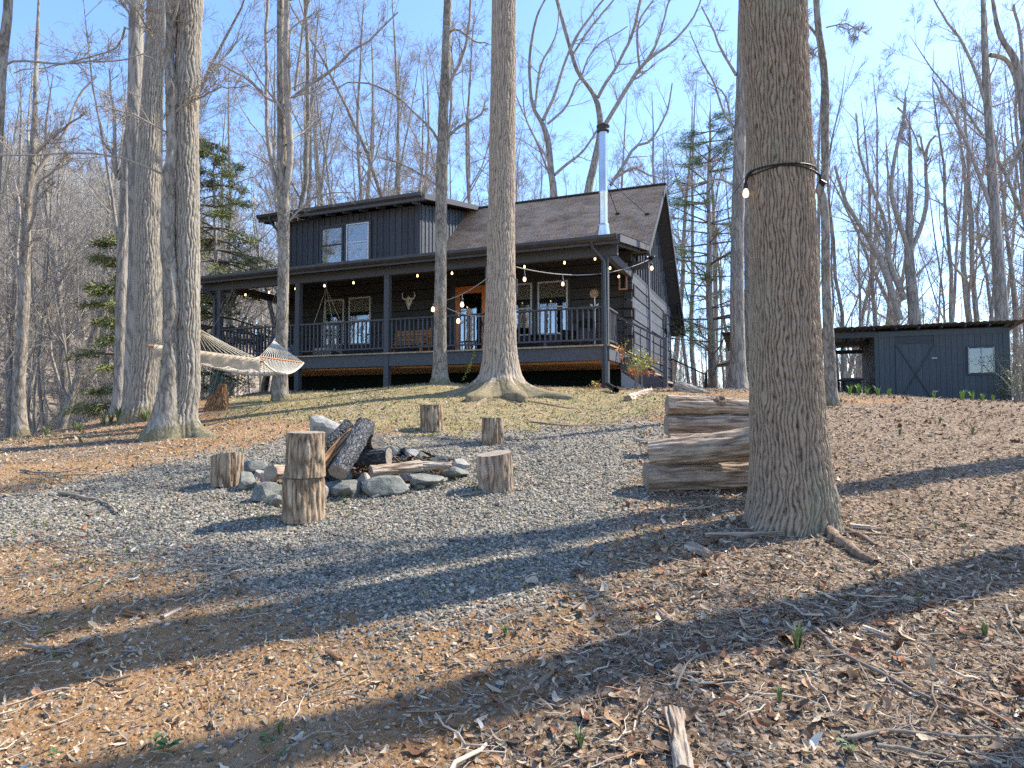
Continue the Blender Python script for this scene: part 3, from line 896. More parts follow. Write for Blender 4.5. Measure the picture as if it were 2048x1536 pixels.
    # --- main roof
    def shingles(name, x0, x1, y0, z0, y1, z1, parent, seed):
        rng = np.random.default_rng(seed)
        sl_ = math.hypot(y1 - y0, z1 - z0); n = max(1, int(round(sl_ / .14))); ux = np.array([0, (y1 - y0) / sl_, (z1 - z0) / sl_])
        nn = np.array([0, -ux[2], ux[1]]);  nn = nn if nn[2] > 0 else -nn
        V, Q, A = [], [], []
        tw = .305; m = int(math.ceil((x1 - x0) / tw)) + 1
        for i in range(n):
            offx = (i % 2) * tw / 2 + rng.uniform(0, .05)
            for j in range(m):
                a = max(x0, x0 + j * tw - offx); b_ = min(x1, x0 + (j + 1) * tw - offx - .006)
                if b_ - a < .02: continue
                up0 = .019 + rng.uniform(0, .007); lo = i * .14 + rng.uniform(-.006, .006)
                P0 = np.array([0, y0, z0]) + ux * lo; P1 = np.array([0, y0, z0]) + ux * (i * .14 + .16)
                k = len(V)
                for X, B, u in ((a, P0, up0), (b_, P0, up0), (b_, P1, .004), (a, P1, .004), (a, P0, 0), (b_, P0, 0)):
                    v = B + nn * u; V.append((X, v[1], v[2])); A.append(0)
                t = rng.random(); A[-6:] = [t] * 6
                Q += [(k, k + 1, k + 2, k + 3), (k + 4, k + 5, k + 1, k)]
        o = put(name, mesh_np(name, V, Q, M['shingle'], False, {'tint': A}), parent)
        o['kind'] = 'stuff'
        return o
    RX0, RX1 = XL - .45, .45
    roof = prism('roof', [(3.3, RZ - SL * 3.3 + .0), (RY, RZ), (11.5, RZ - SL * 4.9), (11.5, RZ - SL * 4.9 - .1), (RY, RZ - .13), (3.3, RZ - SL * 3.3 - .10)], 'x', dx - .4, RX1 - .02, M['charcoal'], T)
    slab('roof', RX0, dx - .41, RY, RZ, 11.5, RZ - SL * 4.9, .1, M['charcoal'], T)
    shingles('shingles', dx - .5, RX1 + .02, 3.25, RZ - SL * 3.35 + .008, RY, RZ + .008, roof, 3)
    shingles('shingles', RX0, RX1 + .02, 11.52, RZ - SL * 4.92 + .008, RY, RZ + .008, roof, 4)
    beam('ridge_cap', (dx, RY, RZ + .03), (RX1 + .03, RY, RZ + .03), .26, .035, M['gutter'], roof)
    # rake boards on the right gable end
    beam('rake_board', (RX1, 3.35, RZ - SL * 3.25 - .07), (RX1, RY + .02, RZ - .05), .035, .17, M['trimwood'], roof)
    beam('rake_board', (RX1, RY - .02, RZ - .05), (RX1, 11.5, RZ - SL * 4.9 - .05), .035, .17, M['trimwood'], roof)
    for y in (3.6, RY - .1, 10.6):     # lookouts that carry the overhang
        z = RZ - SL * abs(y - RY) - .28
        cb('lookout', 0, RX1 - .04, y, y + .12, z, z + .14, M['charcoal'], roof)
    for i in range(7):
        x = .35 - i * .6
        beam('rafter_tail', (x, 10.2, RZ - SL * 3.6 - .17), (x, 11.45, RZ - SL * 4.85 - .17), .05, .12, M['charcoal'], roof)
    # --- porch roof
    PE, PZ = -.42, 3.47
    pz = lambda y: PZ + (y - PE) * .169
    pr = prism('porch_roof', [(PE, PZ), (3.5, pz(3.5)), (3.5, pz(3.5) - .05), (PE, PZ - .05)], 'x', RX0, RX1 - .02, M['joist'] if 0 else M['charcoal'], T)
    shingles('shingles', RX0, RX1 + .01, PE - .03, PZ - .001, 3.5, pz(3.5) + .004, pr, 5)
    cb('fascia', RX0, RX1 - .02, PE - .03, PE, PZ - .20, PZ - .01, M['trimwood'], pr)
    prism('rake_fascia', [(PE, PZ), (3.5, pz(3.5)), (3.5, pz(3.5) - .15), (PE, PZ - .17)], 'x', RX1 - .02, RX1 + .005, M['trimwood'], pr)
    for i in range(22):
        x = RX1 - .2 - i * .6
        beam('rafter', (x, PE + .02, PZ - .13), (x, 3.0, pz(3.0) - .13), .045, .14, M['charcoal'], pr)
    prism('gutter', [(PE - .15, PZ - .01), (PE - .03, PZ - .01), (PE - .03, PZ - .13), (PE - .10, PZ - .14), (PE - .15, PZ - .08)], 'x', RX0, RX1 - .05, M['gutter'], T)
    # --- porch frame
    cb('porch_beam', XL - .25, .30, -.08, .08, 3.10, 3.34, M['trimwood'], T)
    cb('porch_beam', -.07, .07, .08, YF - .02, 3.12, 3.34, M['trimwood'], T)
    cb('porch_beam', XL + .33, XL + .47, .08, YF - .02, 3.12, 3.34, M['trimwood'], T)
    PX = [0, -3, -6, -9, -12]
    for x in PX:
        cb('porch_post', x - .075, x + .075, -.075, .075, -.25, 3.10, M['trimwood'], T)
    cb('light_arm', .03, .5, YF - .05, YF + .1, 3.38, 3.58, M['trimwood'], T)
    fl = cb('floodlight', .47, .62, YF - .12, YF + .06, 3.60, 3.68, M['darkcore'], T)
    for s in (-.06, .08):
        o = put('lamp_head', lathe('lamp_head', [(.0, 0), (.045, 0), (.05, .08), (.03, .12), (0, .12)], 10, M['downspout']), fl, (.55 + s, YF - .1, 3.66), (1.9, 0, s * 6))
    # --- deck
    nb = 88
    for i in range(nb):
        x = -12.12 + i * 12.27 / nb
        cb('deck_board', x, x + .132, -.13, YF - .03, .962, 1.0, M['deckwood'], T)
    rim = cb('rim_beam', -12.1, .10, -.055, -.005 - .0, .64, .955, M['trimwood'], T)
    cb('rim_beam', .05, .10, -.004, YF - .03, .64, .955, M['trimwood'], T)
    cb('rim_beam', -12.1, -12.05, -.004, YF - .03, .64, .955, M['trimwood'], T)
    for k in range(7):
        y = .3 + k * .42
        cb('joist', -12.0, .04, y, y + .05, .60, .645, M['joist'], T)
    cb('underside_lining', -12.0, .04, .0, YF - .05, .645, .66, M['joist'], T)
    # --- railings
    def railing(a, b, zt=1.92, zb=1.13, n=None):
        a = Vector(a); b = Vector(b); L = (b - a).length; d = (b - a).normalized(); nn = Vector((-d.y, d.x, 0))
        tr = beam('railing', a + Vector((0, 0, zt - .02)), b + Vector((0, 0, zt - .02)), .04, .095, M['trimwood'], T, up=nn)
        beam('bottom_rail', a + Vector((0, 0, zb)), b + Vector((0, 0, zb)), .075, .04, M['trimwood'], tr, up=(0, 0, 1))
        n = n or int(L / .133)
        for i in range(n):
            p = a + d * (L * (i + .5) / n)
            o = beam('baluster', p + Vector((0, 0, zb + .02)), p + Vector((0, 0, zt - .04)), .036, .036, M['trimwood'], tr, up=nn)
        for q in (.5,):
            p = a + d * L * q
            if L > 2: beam('support_block', p + Vector((0, 0, 1.0)), p + Vector((0, 0, zb - .02)), .06, .06, M['trimwood'], tr, up=nn)
        return tr
    for i in range(4):
        railing((PX[i + 1] + .075, .0, 0), (PX[i] - .075, .0, 0))
    railing((0, .075, 0), (0, 1.2, 0))
    railing((-12, .075, 0), (-12, YF - .05, 0))
    # --- front stairs going down to the right
    st = cb('stair', .10, .38, 1.25, 2.5, .75, .80, M['deckwood'], T)
    for k in range(1, 4):
        cb('tread', .10 + k * .27, .40 + k * .27, 1.25, 2.5, .75 - k * .2, .79 - k * .2, M['deckwood'], st)
    for k in range(4):
        cb('riser', .10 + k * .27, .12 + k * .27, 1.27, 2.48, .60 - k * .2, .745 - k * .2, M['trimwood'], st)
    for y in (1.22, 2.5):
        prism('stringer', [(.08, .78), (.34, .80), (1.2, .12), (1.2, -.15), (.9, -.15), (.08, .45)], 'y', y - .02, y + .02, M['trimwood'], st)
    cb('newel_post', 1.15, 1.25, 1.13, 1.23, -.2, 1.24, M['trimwood'], T)
    hr = beam('stair_railing', (.0, 1.18, 1.84), (1.2, 1.18, 1.18), .05, .09, M['trimwood'], T, up=(0, 1, 0))
    beam('bottom_rail', (.05, 1.18, 1.05), (1.15, 1.18, .38), .03, .03, M['blackmetal'], hr, up=(0, 1, 0))
    for i in range(7):
        t = (i + .6) / 7.3
        x = t * 1.2
        beam('baluster', (x, 1.18, 1.05 - t * .66), (x, 1.18, 1.84 - t * .66 - .03), .02, .02, M['blackmetal'], hr)
        link_o = put('rail_light', box_me(.02, .03, .015, M['whitetrim']), hr, (x, 1.14, 1.80 - t * .66))
    # grey sheet closing the side of the stairs
    o = prism('stair_side_sheet', [(.12, .42), (.9, -.12), (.12, -.15)], 'y', 1.12, 1.15, M['conduit'], T)
    # --- back porch corner and its stair rail
    cb('back_post', -.2, -.06, 11.1, 11.24, -.2, 2.55, M['trimwood'], T)
    cb('back_deck', -3, .1, YB + .02, 11.4, .2, .55, M['trimwood'], T)
    hr = beam('back_stair_railing', (-.1, 11.1, 1.50), (1.25, 11.1, .82), .05, .07, M['blackmetal'], T, up=(0, 1, 0))
    beam('newel_post', (1.27, 11.1, -.3), (1.27, 11.1, .88), .09, .09, M['blackmetal'], hr, up=(0, 1, 0))
    for i in range(9):
        t = (i + .5) / 9
        beam('baluster', (-.1 + t * 1.35, 11.1, .62 - t * .7), (-.1 + t * 1.35, 11.1, 1.48 - t * .68), .022, .022, M['blackmetal'], hr)
    # --- windows
    def window(x0, x1, z0, z1, y, trimm, mode, parent=T, fw=.045, casing=None):
        """casing > frame bars, panes, blind and curtain"""
        w = cb('window', x0 - .07, x1 + .07, y - .045, y - .02, z0 - .07, z1 + .07, casing or M['charcoal'], parent)
        yo = y - .085
        zm = (z0 + z1) / 2 + .02
        for a in ((x0, x0 + fw, z0, z1), (x1 - fw, x1, z0, z1), (x0 + fw, x1 - fw, z0, z0 + fw), (x0 + fw, x1 - fw, z1 - fw, z1), (x0 + fw, x1 - fw, zm - .02, zm + .02)):
            cb('frame', a[0], a[1], yo, yo + .055, a[2], a[3], trimm, w)
        ya = yo + .03
        cb('blind', x0 + fw, x1 - fw, ya + .006, ya + .01, zm + (.28 if mode != 'up' else .02), z1 - fw, M['blind'], w)
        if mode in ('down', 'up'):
            cb('curtain_or_backing', x0 + fw, x1 - fw, ya + .004, ya + .008, z0 + fw, zm - .02, M['curtain_or_backing'] if mode == 'up' else M['darkcore'], w)  # except in up mode, a dark sheet standing for the unlit room
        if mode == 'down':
            cb('curtain_or_backing', x0 + fw, x0 + fw + (x1 - x0) * .3, ya + .001, ya + .003, z0 + fw, zm - .02, M['curtain_or_backing'], w)
        cb('pane', x0 + fw, x1 - fw, ya - .003, ya, z0 + fw, zm - .021, M['pane2'] if mode == 'down' else M['pane'], w)
        cb('pane', x0 + fw, x1 - fw, ya - .003, ya, zm + .021, z1 - fw, M['pane'], w)
        return w
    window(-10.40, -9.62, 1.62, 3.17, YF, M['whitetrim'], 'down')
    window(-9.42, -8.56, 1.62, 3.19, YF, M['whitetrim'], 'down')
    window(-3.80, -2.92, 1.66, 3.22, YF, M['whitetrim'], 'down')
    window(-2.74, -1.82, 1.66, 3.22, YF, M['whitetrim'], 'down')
    a = cab(644, 529, YF); b = cab(690, 456, YF)
    c = cab(696, 528, YF); d = cab(741, 445, YF)
    window(a.x, b.x, c.z, d.z, YF - .03, M['charcoal'], 'up', fw=.06)
    window(c.x, d.x, c.z, d.z, YF - .03, M['whitetrim'], 'up', fw=.04)
    # small window on the side wall
    w = cb('side_window', .05, .08, 8.4, 9.2, 1.9, 3.0, M['charcoal'], T)
    cb('pane', .08, .085, 8.46, 9.14, 1.96, 2.94, M['pane'], w)
    cb('blind', .0801, .0805, 8.46, 9.14, 2.4, 2.94, M['blind'], w)
    # --- door
    d = cb('door', -5.44, -5.28, YF - .09, YF - .03, 1.0, 3.26, M['orange'], T)
    cb('door_frame', -4.54, -4.38, YF - .09, YF - .03, 1.0, 3.26, M['orange'], d)
    cb('door_frame', -5.28, -4.54, YF - .09, YF - .03, 3.04, 3.26, M['orange'], d)
    cb('door_frame', -5.28, -4.54, YF - .09, YF - .03, 1.0, 1.3, M['orange'], d)
    cb('door_pane', -5.28, -4.54, YF - .06, YF - .055, 1.3, 3.04, M['pane2'], d)
    cb('door_backing', -5.28, -4.54, YF - .05, YF - .035, 1.3, 3.04, M['darkcore'], d)
    cb('handle', -4.52, -4.46, YF - .14, YF - .09, 2.0, 2.12, M['blackmetal'], d)
    cb('casing', -5.62, -5.44, YF - .06, YF - .025, 1.0, 3.36, M['charcoal'], d)
    cb('casing', -4.38, -4.20, YF - .06, YF - .025, 1.0, 3.36, M['charcoal'], d)
    # --- downspouts
    def spout(name, pts, r, mat):
        return put(name, tube_mesh(name, pts, r, mat, 8, (0, 0, 0), 26), T)
    spout('downspout', [(-.20, -.50, 3.36), (-.20, -.46, 3.22), (-.05, -.2, 3.02), (.0, -.13, 2.9), (.0, -.12, 2.6), (.02, -.12, 1.2), (.03, -.12, -.05)], .042, M['downspout'])
    spout('downspout', [(-12.55, -.50, 3.34), (-12.52, -.45, 3.16), (-12.2, -.2, 3.0), (-12.12, -.13, 2.85), (-12.1, -.12, 2.5), (-12.1, -.12, -.1)], .042, M['downspout'])
    spout('downspout', [(-12.35, 2.38, 6.12), (-12.35, 2.42, 5.95), (-12.2, 2.75, 5.6), (-12.15, 2.92, 5.3), (-12.15, 2.92, 4.2)], .04, M['downspout'])
    spout('conduit', [(.12, 5.2, 3.9), (.12, 5.2, 3.0), (.12, 5.35, 2.7), (.12, 5.4, .1)], .035, M['conduit'])
    # --- flue pipe
    yp, xp = 1.9, -.50
    zr = pz(yp)
    top = 6.95
    fl = put('flue_pipe', lathe('flue_pipe', [(.118, zr), (.118, zr + 1.4), (.125, zr + 1.42), (.118, zr + 1.45), (.118, top - .1), (.118, top)], 24, M['steel']), T, (xp, yp, 0))
    OFF[fl.name] = Vector((xp, yp, 0))
    put('flashing_cone', lathe('cone', [(.235, zr - .15), (.225, zr + .05), (.15, zr + .50), (.16, zr + .53), (.13, zr + .56)], 24, M['steel']), fl, (xp, yp, 0))
    put('flue_cap', lathe('cap', [(.13, top - .04), (.165, top - .02), (.17, top + .02), (.14, top + .04), (.14, top + .09), (.175, top + .11), (.175, top + .15), (.10, top + .20), (0, top + .21)], 24, M['gutter']), fl, (xp, yp, 0))
    for x, y in ((-.85, 5.2), (.12, 5.0)):
        zz = RZ - SL * (RY - y) + .03
        put('guy_rod', tube_mesh('guy_rod', [(xp, yp, top - 1.2), (x, y, zz)], .012, M['blackmetal'], 5), fl, (0, 0, 0))
        cb('rod_foot', x - .06, x + .06, y - .06, y + .06, zz - .02, zz + .04, M['blackmetal'], fl)
build_cabin()

# ------------------------------------------------------------------ THINGS ON THE PORCH
def on_cabin(o, x, y, z, rz=0):
    o.location = cabW((x, y, z)); o.rotation_euler = (0, 0, YAW + rz); return o

def bull_skull():
    p = cab(818, 604, YF - .05)
    t = empty('bull_skull', (0, 0, 0), 0, 'pale horned bull skull hung on the dark front wall', 'wall ornament'); on_cabin(t, p.x, YF - .06, p.z)
    bm = bmesh.new(); bmesh.ops.create_icosphere(bm, subdivisions=3, radius=1)
    for v in bm.verts:
        z = v.co.z; w = .105 if z > 0 else .105 - .065 * min(1, -z * 1.3)
        if z < -.7: w += .012
        v.co.x *= w * (1.0 + .25 * math.exp(-((z - .3) / .2) ** 2)); v.co.y = v.co.y * .06 * (1.2 if z > -.2 else .8); v.co.z = z * .23 - .03
        for s in (-1, 1):
            d = math.hypot(v.co.x - s * .075, v.co.z - .03)
            if d < .035 and v.co.y < 0: v.co.y += .05
    me = bpy.data.meshes.new('skull'); bm.to_mesh(me); bm.free(); me.materials.append(M['bone'])
    for p_ in me.polygons: p_.use_smooth = True
    put('skull', me, t)
    for s in (-1, 1):
        put('horn', tube_mesh('horn', [(s * .08, 0, .10), (s * .17, -.01, .10), (s * .225, -.02, .17), (s * .22, -.03, .27), (s * .19, -.03, .33)], [.035, .032, .025, .015, .004], M['bone'], 8, (0, 0, 0), 12), t)
        put('eye_socket', lathe('eye', [(0, 0), (.022, 0), (.02, .01), (0, .01)], 10, M['darkcore']), t, (s * .068, -.065, .03), (math.pi / 2, 0, 0))
bull_skull()

def bench():
    t = empty('porch_bench', (0, 0, 0), 0, 'orange brown slatted wooden bench behind the porch railing', 'bench'); on_cabin(t, -6.62, 2.1, 1.0)
    for i in range(5):
        cb('seat_slat', -.62, .62, -.30 + i * .1, -.22 + i * .1, .40, .43, M['bench'], t)
    for i in range(5):
        cb('back_slat', -.60, .60, .20 + i * .02, .225 + i * .02, .50 + i * .085, .57 + i * .085, M['bench'], t)
    for s in (-1, 1):
        cb('leg', s * .6 - .04, s * .6 + .04, -.30, -.22, 0, .62, M['bench'], t)
        beam('leg', (s * .6, .16, 0), (s * .6, .32, .95), .08, .06, M['bench'], t)
        cb('armrest', s * .6 - .05, s * .6 + .05, -.32, .24, .62, .65, M['bench'], t)
        cb('side_rail', s * .6 - .03, s * .6 + .03, -.22, .18, .32, .40, M['bench'], t)
bench()

def hanging_chair(x, y, label):
    t = empty('hanging_chair', (0, 0, 0), 0, label, 'hanging chair', 'rope hanging chairs on the porch'); on_cabin(t, x, y, 0)
    top = 3.42; bar = 2.14; seat = 1.32
    put('rope_loop', tube_mesh('loop', [(0, 0, top + .25), (0, 0, top - .14)], .014, M['rope'], 5), t)
    put('spreader_bar', tube_mesh('bar', [(-.38, -.1, bar), (.38, -.1, bar)], .018, M['stake'], 8), t)
    for sx in (-1, 1):
        for yy in (-.12, .32):
            put('rope', tube_mesh('rope', [(0, 0, top - .14), (sx * .37, yy, bar)], .009, M['rope'], 5), t)
            put('rope', tube_mesh('rope', [(sx * .37, yy, bar), (sx * .33, yy, seat + .05)], .009, M['rope'], 5), t)
    # knotted back panel: diamonds of rope, then a fringe
    tb = Tubes()
    for k in range(9):
        x0 = -.32 + k * .08
        zs = np.linspace(bar, seat + .34, 16)
        for s in (-1, 1):
            xs = x0 + s * .028 * np.abs(((np.arange(16) % 4) / 2) - 1) * (1 if k % 3 else .3)
            tb.add(np.stack([xs, np.full(16, .22), zs], 1), np.full(16, .009), 4)
        tb.add(np.array([(x0, .22, seat + .34), (x0 + .01, .2, seat + .05)]), np.array([.016, .02]), 4)
    put('woven_back', tb.mesh('woven_back', M['rope']), t)
    cb('seat_cushion', -.34, .34, -.18, .30, seat - .04, seat + .06, M['rope'], t)
    for k in range(12):
        put('fringe', tube_mesh('fringe', [(-.33 + k * .06, -.18, seat), (-.33 + k * .06, -.19, seat - .2)], .012, M['rope'], 4), t)
hanging_chair(-9.3, 1.6, 'cream macrame hanging chair in front of the left porch windows')
hanging_chair(-11.3, 1.6, 'cream rope hanging chair at the far open end of the porch')

def pouf():
    t = empty('cushion', (0, 0, 0), 0, 'navy and white patterned cushion standing left of the hanging chair', 'cushion'); on_cabin(t, -10.02, 1.0, 1.0)
    bm = bmesh.new(); bmesh.ops.create_cube(bm, size=1); bmesh.ops.scale(bm, vec=(.42, .2, .46), verts=bm.verts)
    bmesh.ops.bevel(bm, geom=bm.edges[:], offset=.07, segments=3, affect='EDGES')
    bmesh.ops.translate(bm, vec=(0, 0, .23), verts=bm.verts)
    me = bpy.data.meshes.new('cover'); bm.to_mesh(me); bm.free(); me.materials.append(M['bluecloth']); put('cover', me, t)
    cb('piping', -.2, .2, -.005, .005, .0, .02, M['rope'], t)
pouf()

def armchair(x, y, rz, label):
    t = empty('porch_armchair', (0, 0, 0), 0, label, 'armchair', 'black chairs on the porch'); on_cabin(t, x, y, 1.0, rz)
    o = cb('seat', -.27, .27, -.28, .25, .36, .46, M['wicker'], t, bev=.02)
    for s in (-1, 1):
        cb('armrest', s * .31 - .045, s * .31 + .045, -.30, .26, .60, .65, M['wicker'], t, bev=.01)
        cb('side_panel', s * .31 - .02, s * .31 + .02, -.26, .24, .30, .60, M['wicker'], t)
        for yy in (-.26, .24):
            cb('leg', s * .31 - .025, s * .31 + .025, yy - .025, yy + .025, 0, .60, M['wicker'], t)
    for k in range(6):
        xx = -.25 + k * .1
        beam('back_slat', (xx, .23, .44), (xx, .36, .95 + .03 * math.sin(k * math.pi / 5)), .085, .02, M['wicker'], t, up=(0, 1, 0))
    beam('back_rail', (-.3, .30, .72), (.3, .30, .72), .03, .05, M['wicker'], t)
armchair(-1.25, 2.0, -.5, 'black slatted armchair on the porch right of the right window pair')
armchair(-3.35, 2.0, .4, 'black slatted armchair on the porch close behind the big tree')
def side_table():
    t = empty('porch_table', (0, 0, 0), 0, 'low black table between the two black porch chairs', 'table'); on_cabin(t, -2.3, 1.7, 1.0)
    put('tabletop', lathe('top', [(0, .46), (.27, .46), (.28, .48), (.27, .5), (0, .5)], 20, M['wicker']), t)
    for k in range(4):
        a = k * math.pi / 2 + .6
        beam('leg', (.2 * math.cos(a), .2 * math.sin(a), 0), (.16 * math.cos(a), .16 * math.sin(a), .46), .035, .035, M['wicker'], t)
side_table()

def metal_flower():
    p = cab(1189, 588, .35)
    t = empty('metal_sunflower', (0, 0, 0), 0, 'rusty metal sunflower on a stake behind the right porch railing', 'garden ornament'); on_cabin(t, p.x, .35, 1.0)
    h = p.z - 1.0
    put('stem', tube_mesh('stem', [(0, 0, 0), (.01, 0, h * .5), (0, 0, h)], .012, M['whitetrim'], 6), t)
    for ring, n, r in ((0, 12, .125), (1, 10, .085)):
        for k in range(n):
            a = k * 2 * math.pi / n + ring * .3
            V = [(0, 0, .02), (.3, .14, .02), (.75, .13, -.06), (1, 0, -.1), (.75, -.13, -.06), (.3, -.14, .02)]
            me = bpy.data.meshes.new('petal')
            me.from_pydata([(r * (x * math.cos(a) - y * math.sin(a)), -.03 - ring * .02 + r * z, h + r * (x * math.sin(a) + y * math.cos(a))) for x, y, z in V], [], [(0, 1, 2, 3), (0, 3, 4, 5)])
            me.materials.append(M['rusty']); put('petal', me, t)
    put('flower_centre', lathe('c', [(0, 0), (.04, 0), (.03, .02), (0, .025)], 10, M['rusty']), t, (0, -.05, h), (math.pi / 2, 0, 0))
    for s in (-1, 1):
        me = bpy.data.meshes.new('leaf'); me.from_pydata([(0, 0, h * .72), (s * .05, -.02, h * .80), (s * .11, -.02, h * .82), (s * .07, 0, h * .72)], [], [(0, 1, 2, 3)]); me.materials.append(M['whitetrim']); put('leaf', me, t)
metal_flower()

def hanging_glass():
    p = cab(1246, 553, 2.6)
    t = empty('hanging_glass_panel', (0, 0, 0), 0, 'narrow stained glass panel in a rust red frame near the porch corner', 'wall ornament'); on_cabin(t, p.x, 2.6, p.z)
    for a in ((-.115, -.075, -.37, .37), (.075, .115, -.37, .37), (-.075, .075, -.37, -.33), (-.075, .075, .33, .37)):
        cb('frame', a[0], a[1], -.02, .02, a[2], a[3], M['rustframe'], t)
    cb('pane', -.075, .075, -.004, .004, -.33, .33, M['pane2'], t)
    for i in range(3):
        beam('lead_line', (-.04 + .04 * i, -.008, -.33), (-.04 + .04 * i, -.008, .33), .008, .008, M['blackmetal'], t, up=(0, 1, 0))
    put('hanger', tube_mesh('hanger', [(0, 0, .37), (0, 0, .62)], .004, M['blackwire'], 4), t)
hanging_glass()

def wind_chime():
    p = cab(1031, 560, .35)
    t = empty('wind_chime', (0, 0, 0), 0, 'silvery wind chime hanging by the trunk of the big middle tree', 'wind chime'); on_cabin(t, p.x, .35, p.z)
    put('cord', tube_mesh('cord', [(0, 0, 0), (0, 0, .6)], .004, M['blackwire'], 4), t)
    put('ring', lathe('ring', [(.05, 0), (.06, 0), (.06, .02), (.05, .02)], 12, M['conduit']), t)
    for k in range(6):
        a = k * 1.05; put('chime_tube', tube_mesh('tube', [(.05 * math.cos(a), .05 * math.sin(a), -.01), (.05 * math.cos(a), .05 * math.sin(a), -.3 - .05 * k)], .012, M['conduit'], 6), t)
wind_chime()

def bulb_parts(t, p, drop, mat, s=1.0, parent_off=None):
    """socket, bulb below the wire at p (coordinates of t)"""
    p = Vector(p)
    sk = put('socket', lathe('socket', [(.008 * s, 0), (.02 * s, -.01 * s), (.024 * s, -.05 * s), (.02 * s, -.07 * s)], 8, M['blackwire']), t, p - Vector((0, 0, drop)))
    OFF[sk.name] = p - Vector((0, 0, drop))
    put('bulb', lathe('bulb', [(.014 * s, -.065 * s), (.03 * s, -.10 * s), (.034 * s, -.125 * s), (.024 * s, -.155 * s), (0, -.165 * s)], 10, mat), sk, p - Vector((0, 0, drop)))
    if drop > .02: put('hanger', tube_mesh('hanger', [(0, 0, 0), (0, 0, drop)], .006, M['wire'], 4), sk, p - Vector((0, 0, drop)))

def porch_lights():
    t = empty('porch_light_string', CB0, YAW, 'black string of glowing warm bulbs along the inside of the porch beam', 'string lights')
    pts = []
    for px, py in ((491, 590), (538, 585), (591, 578), (649, 572), (707, 566), (771, 560), (835, 552), (904, 547), (975, 541), (1049, 534), (1129, 526), (1190, 518)):
        p = cab(px, py, .35); pts.append(Vector((p.x, .35, p.z + .1)))
    pts += [Vector((-.12, 1.0, 3.12)), Vector((-.12, 2.0, 3.10))]
    W = []
    for a, b in zip(pts[:-1], pts[1:]):
        W += [a, (a + b) / 2 + Vector((0, 0, .05))]
    W.append(pts[-1])
    put('wire', tube_mesh('wire', W, .007, M['blackwire'], 4), t)
    for p in pts: bulb_parts(t, p, .0, M['bulb'], .8)
porch_lights()

